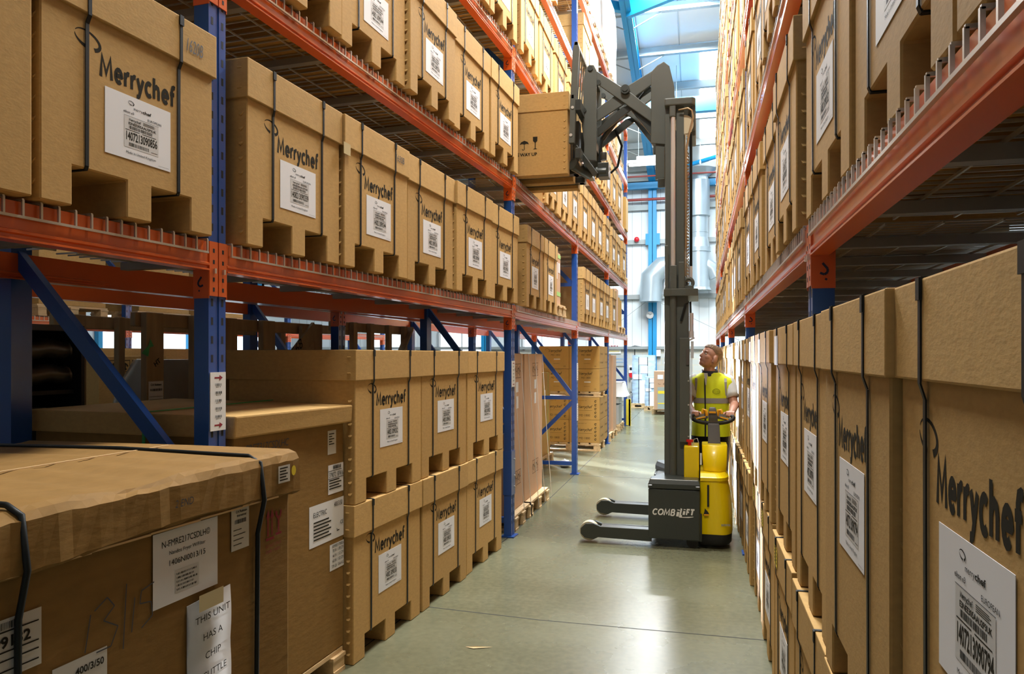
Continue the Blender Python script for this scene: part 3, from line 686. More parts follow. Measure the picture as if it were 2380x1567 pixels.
# the battered carton in front
MM = NEAR @ TL(.64, -5.17, 0)
pallet(MM @ TL(-.02, 0, 0), 1.46, 1.06, 'low timber pallet under the battered carton in the near left corner', .12)
fr = thing('fryer_carton', (0, 0, 0), 0, 'battered brown carton taped with a THIS UNIT HAS A CHIP SCUTTLE sheet', 'box', M4=MM)
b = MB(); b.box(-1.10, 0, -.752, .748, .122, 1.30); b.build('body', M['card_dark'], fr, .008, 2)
rg = random.Random(3); b = MB(); n = 44
rings = []
prof = [(.018, 1.214), (.026, 1.222), (.026, 1.318), (.016, 1.338), (-.010, 1.346)]
for k in range(n + 1):
    y = -.765 + 1.528 * k / n; q = math.exp(-((y - .12) / .14) ** 2) + .7 * math.exp(-((y + .25) / .10) ** 2)
    rings.append([(x + rg.uniform(-.0022, .0022) - (.02 * q if j in (3,) else 0) + (.006 if j < 2 else 0) * rg.random(), y, z + rg.uniform(-.0022, .0022) - (.016 * q if j >= 3 else 0) + .008 * math.sin(y * 5) * (j < 2)) for j, (x, z) in enumerate(prof)])
vs = [v for r_ in rings for v in r_]; m5 = len(prof)
fs = [(i * m5 + j, (i + 1) * m5 + j, (i + 1) * m5 + j + 1, i * m5 + j + 1) for i in range(n) for j in range(m5 - 1)]
b.add(vs, fs, False)
top = [r_[-1] for r_ in rings]; back = [(-1.12, r_[0][1], 1.335 + .006 * math.sin(i)) for i, r_ in enumerate(rings)]; backl = [(-1.12, p[1], 1.22) for p in back]
mid = [(-.42, p[1], 1.347 + .004 * math.sin(i * 1.7)) for i, p in enumerate(top)]
allv = top + mid + back + backl; q = n + 1
b.add(allv, [(a * q + i, a * q + i + 1, (a + 1) * q + i + 1, (a + 1) * q + i) for a in range(3) for i in range(n)], True)
for e_ in (0, n):
    ring = rings[e_] + [mid[e_], back[e_], backl[e_]]; b.add(ring, [tuple(range(len(ring))) if e_ else tuple(reversed(range(len(ring))))])
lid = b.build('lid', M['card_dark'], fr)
b = MB()
for k in range(8): y = -.7 + k * .17; b.bar((.021, y, 1.216), (.021, y + .17, 1.214), .006, .005)
b.bar((-.43, -.75, 1.350), (-.42, .1, 1.351), .006, .003); b.bar((-.42, .1, 1.351), (-.43, .7, 1.350), .006, .003)
b.build('torn_edge', M['edge'], lid)
for y in (-.187, .57):
    b = MB(); b.tube([(-1.125, y, 1.0), (-1.125, y, 1.342), (-.5, y, 1.353), (-.02, y + .004, 1.348), (.020, y + .004, 1.330), (.034, y + .006, 1.22), (.012, y + .004, 1.12), (.006, y, .13)], .007, 6)
    b.build('strap', M['strap'], fr)
def u2(S): return S + 5.17
F0 = face((.003, 0, 0), (0, 1, 0), (0, 0, 1)); F1 = face((.0305, 0, 0), (0, 1, 0), (0, 0, 1))
b = MB(); rect(b, F0, u2(-4.994), u2(-4.761), 1.018, 1.205, .001); b.mi = 1; rect(b, F0, u2(-4.92), u2(-4.835), 1.04, 1.098, .0016)
p = b.build('label', [M['paper'], M['paper_grey']], fr)
b = MB(); write(b, F0, 'N-FMRE217CSDLH\u00a9', u2(-4.965), u2(-4.792), 1.165, .017, .002); write(b, F0, 'Nandos Fryer W/Filter', u2(-4.94), u2(-4.81), 1.143, .010, .002); write(b, F0, '1406NI0013/15', u2(-4.94), u2(-4.81), 1.115, .015, .002)
for k in range(5): bars(b, F0, u2(-4.915), u2(-4.84 - .012 * (k % 2)), 1.045 + k * .010, 1.050 + k * .010, 14, k, .002)
b.build('label_print', M['ink'], p)
b = MB(); n = 12
b.loft([[(.004 + .010 * abs(math.sin(k * .5)), u2(-4.878), 0.992 - .30 * k / n), (.005 + .004 * abs(math.sin(k * .5)), u2(-4.71), 1.002 - .30 * k / n), (.0035, u2(-4.71), 1.002 - .30 * k / n), (.003, u2(-4.878), 0.992 - .30 * k / n)] for k in range(n + 1)])
p = b.build('notice_sheet', M['paper'], fr)
b = MB(); F2 = face((.0165, 0, 0), (0, 1, 0.05), (0, 0, 1))
for k, t in enumerate(('THIS UNIT', 'HAS A', 'CHIP', 'SCUTTLE')):
    hw = .0075 * len(t); write(b, F2, t, u2(-4.795) - hw, u2(-4.795) + hw, .942 - k * .052 - .02, .019, .002)
b.build('notice_print', M['ink'], p)
b = MB(); b.loft([[(.008 + .01 * math.sin(k), u2(-4.862 + .022 * k), 1.045 + .002 * k), (.004, u2(-4.862 + .022 * k), 1.005 + .0045 * k)] for k in range(6)], True, False, False) if False else rect(b, F0, u2(-4.85), u2(-4.755), .968, 1.012, .016)
b.build('masking_tape', M['tape'], p)
b = MB(); rect(b, F0, u2(-4.704), u2(-4.626), 1.09, 1.213, .001); p = b.build('label', M['paper_dull'], fr)
b = MB(); write(b, F0, 'C.H. Robinson', u2(-4.685), u2(-4.636), 1.196, .007, .002, bold=.02); write(b, F0, 'International', u2(-4.68), u2(-4.64), 1.185, .007, .002, bold=.02); bars(b, F0, u2(-4.69), u2(-4.64), 1.165, 1.177, 20, 2, .002)
for k in range(4): rect(b, F0, u2(-4.696), u2(-4.66 + .008 * (k % 3)), 1.105 + k * .014, 1.107 + k * .014, .002)
b.build('label_print', M['ink'], p)
b = MB(); rect(b, F1, u2(-4.522), u2(-4.462), 1.255, 1.308, .001); p = b.build('label', M['paper_dull'], lid)
b = MB(); [rect(b, F1, u2(-4.516), u2(-4.475 - .008 * (k % 2)), 1.262 + k * .009, 1.266 + k * .009, .002) for k in range(5)]; b.build('label_print', M['ink'], p)
b = MB(); c_ = [(u2(-4.442) + .012 * math.cos(a * .5236), 1.285 + .016 * math.sin(a * .5236)) for a in range(12)]; poly(b, F1, c_, .001); b.build('round_sticker', M['yellow_sign'], lid)
b = MB()
for k, x in enumerate((-4.535, -4.515)):
    rect(b, F0, u2(x) - .003, u2(x) + .003, 1.095, 1.155); poly(b, F0, [(u2(x) - .009, 1.15), (u2(x) + .009, 1.15), (u2(x), 1.178)])
rect(b, F0, u2(-4.545), u2(-4.505), 1.082, 1.09)
arc(b, F0, u2(-4.482), 1.165, .012, .022, 180, 360, .008, .008); rect(b, F0, u2(-4.486), u2(-4.478), 1.10, 1.145); rect(b, F0, u2(-4.497), u2(-4.467), 1.09, 1.098)
write(b, F0, 'DO NOT STACK', u2(-4.545), u2(-4.468), 1.06, .010); write(b, F0, 'OVER 1 HIGH', u2(-4.545), u2(-4.475), 1.043, .010)
b.build('red_stencil', M['ink_red'], fr)
b = MB()
stroke(b, F0, [(u2(-5.175), 1.070), (u2(-5.19), 0.990)], .003); stroke(b, F0, [(u2(-5.165), 1.075), (u2(-5.13), 1.095), (u2(-5.11), 1.070), (u2(-5.14), 1.045), (u2(-5.10), 1.020), (u2(-5.12), 0.980), (u2(-5.16), 0.980)], .003)
stroke(b, F0, [(u2(-5.075), 1.110), (u2(-5.085), 0.960)], .003); stroke(b, F0, [(u2(-5.05), 1.070), (u2(-5.06), 0.990)], .003)
stroke(b, F0, [(u2(-4.99), 1.090), (u2(-5.03), 1.080), (u2(-5.035), 1.050), (u2(-5.0), 1.045), (u2(-4.995), 1.010), (u2(-5.03), 0.990)], .003)
b.build('handwriting', M['pen'], fr)
scrawl(lid, F1, '2 END', u2(-4.95), u2(-4.885), 1.265, .020)
b = MB(); rect(b, F0, u2(-5.42), u2(-5.295), 1.01, 1.128); p = b.build('label', M['paper_dull'], fr)
b = MB(); write(b, F0, '99132', u2(-5.40), u2(-5.32), 1.072, .022, .002, bold=.03)
for v in (1.062, 1.045, 1.102, 1.024): rect(b, F0, u2(-5.42), u2(-5.302), v, v + .003, .002)
bars(b, F0, u2(-5.40), u2(-5.34), 1.108, 1.122, 18, 4, .002); b.build('label_print', M['ink'], p)
b = MB(); rect(b, F0, u2(-5.27), u2(-5.13), .85, .985); p = b.build('label', M['paper_dull'], fr)
b = MB(); write(b, F0, '400/3/50', u2(-5.215), u2(-5.14), .950, .016, .002, bold=.02); [rect(b, F0, u2(-5.26), u2(-5.15), .87 + k * .014, .874 + k * .014, .002) for k in range(4)]; b.build('label_print', M['ink'], p)

# the carton with ELECTRIC labels behind it
MM = NEAR @ TL(0, -3.445, 0)
pallet(MM @ TL(.02, .0, 0), .86, 1.1, 'timber pallet with a split end under the carton labelled ELECTRIC', .115)
el = thing('fryer_carton', (0, 0, 0), 0, 'tall brown carton with white ELECTRIC label between front blue post and stacks', 'box', M4=MM)
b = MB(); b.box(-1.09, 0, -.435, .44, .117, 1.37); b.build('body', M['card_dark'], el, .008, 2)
b = MB(); b.add([(.012, -.447, 1.30), (.045, .452, 1.295), (.05, .452, 1.385), (.02, -.447, 1.395), (-1.11, -.447, 1.30), (-1.11, .452, 1.30), (-1.11, .452, 1.40), (-1.11, -.447, 1.40)],
                [(0, 1, 2, 3), (1, 5, 6, 2), (5, 4, 7, 6), (4, 0, 3, 7), (3, 2, 6, 7), (0, 4, 5, 1)])
lid = b.build('lid', M['card_lid'], el, .008, 2)
b = MB(); b.box(-.46, -.445, -.452, -.449, .12, 1.40); b.box(-.46, -.445, -.45, .455, 1.40, 1.404); b.build('strap', M['green'], el)
def e2(S): return S + 3.445
F0 = face((.001, 0, 0), (0, 1, 0), (0, 0, 1))
def lab(S0, S1, z0, z1, items, m='paper', par=el):
    b = MB(); rect(b, F0, e2(S0), e2(S1), z0, z1); p = b.build('label', M[m], par); b = MB()
    for it in items:
        if it[0] == 't': write(b, F0, it[1], e2(it[2]), e2(it[3]), it[4], it[5], .002)
        elif it[0] == 'l': [rect(b, F0, e2(it[1]), e2(it[2] - .02 * (k % 2)), it[3] + k * it[4], it[3] + k * it[4] + it[5], .002) for k in range(it[6])]
        else: bars(b, F0, e2(it[1]), e2(it[2]), it[3], it[4], 16, 3, .002)
    b.build('label_print', M['ink'], p)
lab(-3.16, -3.08, 1.14, 1.262, [('l', -3.15, -3.10, 1.19, .013, .005, 5)], 'paper_dull')
lab(-3.155, -3.008, .935, 1.085, [('b', -3.11, -3.03, 1.06, 1.08), ('t', '379072  87416', -3.148, -3.012, 1.02, .026), ('l', -3.148, -3.03, .96, .014, .006, 4), ('l', -3.155, -3.008, 1.012, .04, .003, 2)])
lab(-3.326, -3.005, .70, .905, [('t', 'ELECTRIC', -3.29, -3.17, .845, .026), ('t', '400/3/50', -3.10, -3.02, .865, .026), ('l', -3.29, -3.13, .73, .017, .007, 6), ('t', 'CE', -3.04, -3.01, .765, .02), ('l', -3.075, -3.05, .735, .008, .005, 2)])
lab(-3.14, -3.003, .54, .675, [('t', 'XFMRE31700026', -3.12, -3.008, .655, .016), ('t', '70 IN / 178 CM', -3.115, -3.01, .632, .016), ('t', '44 IN / 112 CM', -3.115, -3.01, .606, .016), ('t', '60 IN / 152 CM', -3.115, -3.01, .580, .016), ('t', '779 LB / 354 KG', -3.125, -3.008, .552, .016)])
scrawl(el, F0, 'PREZ317CSDLHC', .0 - .36, -.05, 1.23, .035)
b = MB()
for k in range(6): b.box(-.0, .003, .0 - .12, -.105, .25 + k * .16, .256 + k * .16)
b.build('staple', M['bolt'], el)

# ------------------------------------------------------------------ behind the near left rack
def crate(MM, L, D, H, posts, label, marks=()):
    r = thing('timber_crate', (0, 0, 0), 0, label, 'crate', M4=MM)
    for y, w_ in posts:
        b = MB(); b.box(-.045, 0, y - w_ / 2, y + w_ / 2, .1, H); b.build('post', M['wood_dark'], r, .004)
    for y, w_ in posts[::2]:
        b = MB(); b.box(-D, -D + .045, y - w_ / 2, y + w_ / 2, .1, H); b.build('post', M['wood_dark'], r, .004)
    for z in (H - .05, .9, .12):
        for x in (-.085, -D - .04):
            b = MB(); b.box(x - .02 if x < -.2 else x, x + .02 if x < -.2 else x + .038, -L / 2, L / 2, z - .03, z + .05 if z > .5 else z + .1); b.build('rail', M['wood_dark'], r, .004)
    b = MB(); [b.box(-D - .06, 0, y - .05, y + .05, 0, .1) for y in (-L / 2 + .06, 0, L / 2 - .06)]; b.build('skid', M['wood_dark'], r)
    return r
c1 = crate(NEAR @ TL(-1.17, -2.24, 0), 1.86, .62, 1.89, [(-.83, .13), (-.18, .12), (.22, .14), (.84, .12), (-.5, .05)], 'weathered timber crate with a diagonal 568 plank behind the floor stacks')
b = MB(); b.bar((.014, .42, 1.62), (.014, .80, 1.86), .02, .13, (1, 0, 0)) if False else b.add([(.002, .36, 1.60), (.002, .50, 1.58), (.002, .84, 1.82), (.002, .74, 1.90), (.024, .36, 1.60), (.024, .50, 1.58), (.024, .84, 1.82), (.024, .74, 1.90)], [(0, 3, 2, 1), (4, 5, 6, 7), (0, 1, 5, 4), (1, 2, 6, 5), (2, 3, 7, 6), (3, 0, 4, 7)])
b.mi = 1; ff = face((.025, .44, 1.615), (0, .82, .60), (0, -.60, .82)); write(b, ff, '568', .03, .19, -.01, .075, .002, shear=.2)
b.build('diagonal_plank', [M['wood_dark'], M['ink']], c1)
b = MB(); b.box(-.03, .0, .62, .78, 1.3, 1.87); b.build('board', M['wood_dark'], c1)
b = MB(); F = face((.002, -.83, 0), (0, 1, 0), (0, 0, 1)); rect(b, F, -.055, .055, 1.36, 1.50); b.mi = 1; write(b, F, 'C.H. Robinson', -.04, .04, 1.475, .012, .002, bold=.03); bars(b, F, -.045, .045, 1.445, 1.458, 18, 2, .002); [rect(b, F, -.05, .05, 1.38 + k * .016, 1.382 + k * .016, .002) for k in range(3)]
ff = face((.002, -.81, 1.6), (0, .8, .6), (0, -.6, .8)); write(b, ff, 'HT', -.03, .02, 0, .028, .002, bold=.03)
b.build('shipping_label', [M['paper'], M['ink']], c1)
b = MB(); poly(b, F, [(-.11, 1.66), (-.06, 1.64), (-.05, 1.69), (-.02, 1.70), (-.045, 1.74), (-.06, 1.70)], .004); b.build('tape_scrap', M['green'], c1)
c2 = crate(NEAR @ TL(-1.17, -.42, 0), 1.4, .6, 1.93, [(-.64, .07), (-.40, .07), (-.1, .07), (.25, .06), (.58, .07)], 'weathered timber crate of narrow slats behind the furthest floor stack')
b = MB(); b.bar((.01, .40, 1.62), (.01, .66, 1.92), .02, .07, (1, 0, 0)); b.build('diagonal_plank', M['wood_dark'], c2)
b = MB(); rg = random.Random(5); rings = []
for k in range(9):
    z = .1 + k * .19; s_ = 1 if k < 7 else (.85 if k == 7 else .55)
    rings.append([(math.cos(a) * .27 * s_ * (1 + rg.uniform(-.06, .06)), math.sin(a) * .36 * s_ * (1 + rg.uniform(-.06, .06)), z) for a in [2 * math.pi * j / 14 for j in range(14)]])
b.loft(rings); o = b.build('wrapped_machine', M['grey_bag']); o.matrix_world = NEAR @ TL(-1.53, -2.62, .0); tag(o, 'machine under grey polythene standing inside the timber crate', 'machine')
mc = thing('oven_unit', (0, 0, 0), 0, 'open black machine with two ribbed metal ducts behind the left rear post', 'machine', M4=NEAR @ TL(-1.25, -3.66, 0))
b = MB(); b.box(-.6, -.57, -.17, .17, 0, 1.8); b.box(-.6, 0, -.19, -.17, 0, 1.8); b.box(-.6, 0, .17, .19, 0, 1.8); b.box(-.6, 0, -.17, .17, 1.77, 1.8); b.box(-.6, 0, -.17, .17, 0, .3); b.box(-.6, -.05, -.17, .17, 1.45, 1.47); b.build('casing', M['black'], mc)
for z in (1.68, 1.55):
    b = MB(); b.tube([(-.1, -.16 + k * .0107, z + .006 * math.sin(k * .4)) for k in range(31)], [.045 if k % 2 else .052 for k in range(31)], 10); b.build('ribbed_duct', M['silver'], mc)
b = MB(); b.box(-.2, -.12, -.06, -.02, 1.1, 1.38); b.box(-.2, -.12, .05, .07, .9, 1.38); b.tube([(-.1, -.1, 1.4), (-.08, -.11, 1.2), (-.1, -.05, 1.0), (-.1, .05, .95)], .012); b.build('fittings', M['pale_grey'], mc)
def plain(MM, w, d, h, label, m='card_pink', cat='box', group=None, name='carton', bevel=.006, taped=True):
    r = thing(name, (0, 0, 0), 0, label, cat, group, M4=MM)
    b = MB(); b.box(-d, 0, -w / 2, w / 2, 0, h); b.build('body', M[m], r, bevel, 2)
    if taped: b = MB(); b.box(-d * .5 - .025, -d * .5 + .025, -w / 2 - .001, w / 2 + .001, h - .10, h + .001); b.build('parcel_tape', M['tape'], r)
    return r
p = plain(NEAR @ TL(-2.5, -1.88, .62), .66, .6, 1.02, 'brown carton with handling symbols and hanging tape, seen under the left shelf', 'card')
b = MB(); F = face((.001, 0, 0), (0, 1, 0), (0, 0, 1))
for k in range(5):
    u = -.2 + k * .11
    for (a, c_) in (((u - .045, .90), (u + .045, .905)), ((u - .045, .985), (u + .045, .99)), ((u - .045, .90), (u - .04, .99)), ((u + .04, .90), (u + .045, .99))): rect(b, F, a[0], c_[0], a[1], c_[1])
    arc(b, F, u, .94, .02, .02, 0, 300, .012, .012); rect(b, F, u - .004, u + .004, .912, .97)
b.build('handling_symbols', M['ink'], p)
b = MB(); rect(b, F, -.16, .0, .70, .80); rect(b, F, .02, .16, .68, .78); b.build('label', M['paper'], p)
b = MB(); b.box(0, .004, .02, .07, .84, 1.0); b.box(0, .004, .18, .23, .79, 1.0); b.build('loose_tape', M['wrap'], p)
pallet(NEAR @ TL(-2.5, -1.88, 0), .7, .62, 'timber pallet under a tall pile of flat cartons behind the left rack', .14)
plain(NEAR @ TL(-2.5, -1.88, .14), .68, .62, .48, 'lower brown carton supporting the one with handling symbols', 'card')
plain(NEAR @ TL(-3.4, -1.55, 0), 1.1, .9, 1.70, 'large plain brown carton standing behind the one with handling symbols', 'card')
plain(NEAR @ TL(-4.3, .2, 0), 1.3, .9, 1.72, 'wide plain brown carton in the next aisle, seen under the left shelf', 'card')
for i, y in enumerate((-1.9, -.7, .6, 2.1, 3.5)):
    pallet(NEAR @ TL(-5.88, y, LV[0] + .012), 1.0, .85, '%s pallet from the near end on the sunlit rack in the next aisle' % ORD[i], .14)
    plain(NEAR @ TL(-5.9, y, LV[0] + .154), .95, .8, .8, 'brown carton on the %s pallet of the sunlit rack in the next aisle' % ORD[i], 'card')

# ------------------------------------------------------------------ floor goods further along the left
def sym_box(b, F, u, v, s=.05):
    for q_ in (0, 1): rect(b, F, u - s, u + s, v - s + q_ * (2 * s - .004), v - s + .004 + q_ * (2 * s - .004)); rect(b, F, u - s + q_ * (2 * s - .004), u - s + .004 + q_ * (2 * s - .004), v - s, v + s)
    arc(b, F, u - s * .4, v, s * .3, s * .4, 0, 270, .01, .01); rect(b, F, u + s * .2, u + s * .35, v - s * .7, v + s * .7); rect(b, F, u + s * .5, u + s * .85, v - s * .1, v)
for i, (y0, y1, ht) in enumerate(((6.66, 7.33, 1.52), (7.37, 8.27, 1.515))):
    yc = (y0 + y1) / 2; A = TL(-1.74, yc, .142)
    pallet(TL(-1.66, yc + (.0 if i else .06), 0), y1 - y0 + .04, .9, 'timber pallet under the %s tall twine bound carton past the second blue post' % ORD[i])
    p = plain(A, y1 - y0 - .02, .75, ht, '%s tall pale brown carton bound with clear twine past the second blue post' % ORD[i])
    b = MB(); F = face((.001, 0, 0), (0, 1, 0), (0, 0, 1))
    for v in (.30, 1.35): sym_box(b, F, .0, v, .07); sym_box(b, F, .15, v, .07)
    b.build('handling_symbols', M['ink'], p)
    b = MB(); rect(b, F, .02, .12, .98, 1.10); rect(b, F, .02, .12, 1.14, 1.24); b.build('label', M['paper'], p)
    for k, u in enumerate((-.28, .05, .42) if i else (-.1, .2)):
        b = MB(); b.tube([(-.4, u, ht + .004), (.006, u, ht + .003), (.03, u + .1, .75), (.075, u + .2, -.12)], .0035, 5); b.build('twine', M['twine'], p)
pallet(TL(-2.2, 10.85, 0), .95, .8, 'timber pallet under the tilted carton behind the third blue post')
lb = plain(TL(-2.25, 10.85, .142) @ Matrix.Rotation(R(-1), 4, 'X'), .85, .6, 1.24, 'tall brown carton with a small side label behind the third blue post', 'card_gold')
b = MB(); F = face((.001, 0, 0), (0, 1, 0), (0, 0, 1)); rect(b, F, -.02, .06, .75, .98); b.build('label', M['paper'], lb)
b = MB(); b.box(-.61, .004, .24, .25, .0, 1.243); b.build('strap', M['hi_green'], lb)
# the microwave cartons
def md(MM, w, d, h, label, kind):
    r = thing('microwave_carton', (0, 0, 0), 0, label, 'box', 'microwave cartons stacked between the third and fourth posts', M4=MM)
    def bodym(): b = MB(); b.box(-w, 0, 0, d, 0, h); return b.mesh('body', M['card_gold'], .004)
    link('body', cached(('md', w, d, h), bodym), r)
    def pr():
        b = MB(); F = face((-w, -.001, 0), (1, 0, 0), (0, 0, 1))
        if kind:
            swrite(b, F, 'Merrychef', .17, .39, .285, .050, .12, .2); write(b, F, 'MD 1800', .21, .37, .22, .034)
            rect(b, F, .04, .13, .13, .134); rect(b, F, .04, .12, .11, .114); rect(b, F, .25, .36, .085, .088); write(b, F, 'CE', .43, .465, .03, .024)
            arc(b, F, .14, .33, .03, .016, -30, 240, .006, .002)
        else:
            write(b, F, 'THIS WAY UP', .14, .30, .325, .012, shear=.1); swrite(b, F, 'Merrychef', .15, .39, .20, .050, .12, .2); write(b, F, 'MD 1800', .17, .36, .06, .038); rect(b, F, .12, .4, .16, .163)
            for k in range(5): arc(b, F, .455, .06 + k * .065, .014, .014, 0, 300, .01, .01); rect(b, F, .44, .47, .04 + k * .065, .043 + k * .065)
        G = face((.001, 0, 0), (0, 1, 0), (0, 0, 1))
        write(b, G, 'Merrychef', .12, .42, .24, .035, shear=.2); write(b, G, 'MD 1800', .14, .26, .09, .03); write(b, G, '1800', .32, .44, .09, .03)
        return b.mesh('printing', M['ink'])
    link('printing', cached(('mdp', kind), pr), r)
    if kind:
        def sl(): b = MB(); F = face((-w, -.001, 0), (1, 0, 0), (0, 0, 1)); rect(b, F, .26, .37, .155, .172); return b.mesh('label', M['paper'])
        link('label', cached('mdl', sl), r)
    return r
x1, yA = -1.655, 12.62
pallet(TL(x1 + .01, yA + .62, 0), 1.26, 1.08, 'timber pallet at the bottom of the microwave carton stack')
for row in range(2):
    for k in range(2):
        for dp in range(2):
            md(TL(x1 - k * .53, yA + dp * .62, .142 + row * .392), .525, .615, .388, 'microwave carton in the stack, %s row up, %s column, %s rank' % (('bottom', 'second')[row], ('aisle side', 'inner')[k], ('front', 'rear')[dp]), 0)
pallet(TL(x1 + .01, yA + .62, .928), 1.24, 1.08, 'timber pallet separating the upper and lower microwave cartons', .09)
for row in range(2):
    for k in range(2):
        for dp in range(2):
            md(TL(x1 + .0 - k * .53, yA + dp * .62, 1.02 + row * .392), .525, .615, .388, 'microwave carton in the stack, %s row up, %s column, %s rank' % (('third', 'top')[row], ('aisle side', 'inner')[k], ('front', 'rear')[dp]), 1)
pallet(TL(-1.64, 14.75, 0), 1.2, 1.0, 'timber pallet under two tall pale cartons past the fourth blue post')
plain(TL(-1.70, 14.42, .142), .5, .8, 1.52, 'nearer tall pale carton past the microwave carton stack')
plain(TL(-1.66, 14.98, .142), .55, .8, 1.50, 'further tall pale carton past the microwave carton stack')
pallet(TL(-1.66, 16.5, 0), .9, .8, 'timber pallet under the two wrapped grey appliances')
for i, (z, h) in enumerate(((.142, .42), (.60, .42))):
    p = plain(TL(-1.70, 16.45, z), .7, .7, h, ('lower', 'upper')[i] + ' pale grey appliance carton under loose white film', 'pale_grey')
    b = MB(); F = face((-.35, -.351, 0), (1, 0, 0), (0, 0, 1)); [rect(b, F, -.25, .2, .12 + k * .06, .124 + k * .06) for k in range(4)]; rect(b, F, -.03, .08, .17, .24); b.build('printing', M['ink'], p)
b = MB(); rg = random.Random(2)
b.loft([[(-2.42 + rg.uniform(-.01, .01), 16.06, z), (-1.64 + .06 * k + rg.uniform(-.03, .03), 16.05 + rg.uniform(-.02, .02), z), (-1.62 + .05 * k + rg.uniform(-.02, .02), 16.86, z), (-2.42, 16.86, z)] for k, z in ((0, 1.055), (.25, 1.03), (1, .86), (1.6, .74))], True, False, False)
b.add([(-2.42, 16.06, 1.056), (-1.64, 16.05, 1.056), (-1.62, 16.86, 1.056), (-2.42, 16.86, 1.056)], [(0, 1, 2, 3)])
o = b.build('plastic_film', M['wrap']); tag(o, 'loose white film draped over the grey appliances near the fifth post', 'wrapping')
b = MB(); b.box(-1.60, -1.56, 17.36, 17.44, 0, .62); b.box(-1.66, -1.55, 17.36, 17.375, 0, .62); o = b.build('post_guard', M['yellow_sign']); tag(o, 'yellow guard at the foot of the furthest left blue post', 'guard')
b = MB(); rg = random.Random(9)
b.ell((0, 0, .05), (.11, .09, .05), 12, 7); b.v = [(x * rg.uniform(.8, 1.25), y * rg.uniform(.8, 1.25), max(.001, z * rg.uniform(.7, 1.3))) for x, y, z in b.v]
o = b.build('film_scrap', M['wrap']); o.location = (-1.93, 10.75, 0); tag(o, 'crumpled scrap of clear film on the floor beside the third blue post', 'litter')
b = MB(); b.add([(0, 0, .004), (.05, -.012, .004), (.15, .03, .006), (.06, .012, .008)], [(0, 1, 2, 3)]); o = b.build('paper_scrap', M['edge']); o.location = (-1.28, 3.98, 0); tag(o, 'torn sliver of tan paper on the floor by the near stacks', 'litter')
# extra loads on the left shelves
pallet(FAR @ TL(.04, 2.15, LV[0] + .012), .7, .75, 'small pale pallet on the lowest left shelf before the third post')
p = plain(FAR @ TL(.0, 2.12, LV[0] + .154), .36, .5, .62, 'slim tape bound carton on the small pallet, lowest left shelf', 'card_pink')
b = MB(); F = face((.001, 0, 0), (0, 1, 0), (0, 0, 1)); rect(b, F, -.12, -.02, .30, .5); rect(b, F, .03, .14, .38, .5); b.build('label', M['paper'], p)
b = MB(); b.box(-.1, .002, -.181, .181, .10, .15); b.box(-.1, .002, -.181, .181, .555, .6); b.build('tape_band', M['hi_green'], p)
pallet(FAR @ TL(.04, 9.4, LV[0] + .012), 1.3, .8, 'timber pallet of upright panels on the lowest left shelf, furthest bay')
for i in range(3): plain(FAR @ TL(-.02, 9.0 + i * .36, LV[0] + .154), .16, .6, .66 - .04 * i, '%s upright flat carton on the furthest pallet, lowest left shelf' % ORD[i], 'card_gold')
p = plain(FAR @ TL(.03, 8.42, LV[0] + .012), .42, .7, .86, 'tall pale carton among the furthest loads, lowest left shelf', 'card_pink')
pallet(FAR @ TL(.03, 10.3, LV[1] + .012), .8, .8, 'timber pallet on the second left shelf beside the last post')
plain(FAR @ TL(.0, 10.3, LV[1] + .154), .7, .7, .55, 'plain brown carton on the last pallet, second left shelf', 'card_gold')
plain(FAR @ TL(.0, 9.55, LV[2] + .012), .6, .7, .8, 'cream faced carton near the end of the third left shelf', 'card_pink')
plain(FAR @ TL(.05, 10.3, LV[2] + .012), .5, .7, .72, 'last brown carton on the third left shelf', 'card_gold')
for i, (y, z, h, m_) in enumerate(((5.6, 3, .85, 'wood'), (6.5, 3, .6, 'wood'), (8.1, 3, .8, 'card_pink'), (9.3, 3, .7, 'wood'))):
    pallet(FAR @ TL(.03, y, LV[z] + .012), .85, .85, '%s timber pallet on the fourth left shelf beyond the third post' % ORD[i])
    plain(FAR @ TL(-.02, y, LV[z] + .154), .7, .7, h, '%s palletised load on the fourth left shelf beyond the third post' % ORD[i], m_, taped=False)
for i, (y, h) in enumerate(((3.0, 1.3), (4.25, 1.5), (5.5, 1.9), (6.55, 1.5), (8.0, 1.4))):
    pallet(FAR @ TL(.03, y, LV[4] + .012), .95, .85, '%s timber pallet on the top left shelf' % ORD[i])
    b = MB(); rg = random.Random(i); rings = []
    for k in range(6): rings.append([(x + rg.uniform(-.02, .02), y_ + rg.uniform(-.02, .02), h * k / 5) for x, y_ in ((-.8, -.44), (0, -.44), (0, 0), (0, .44), (-.8, .44))])
    b.loft(rings); o = b.build('wrapped_load', M['wrap']); o.matrix_world = FAR @ TL(0, y, LV[4] + .154); tag(o, '%s white wrapped pallet load on the top left shelf' % ORD[i], 'wrapped load')

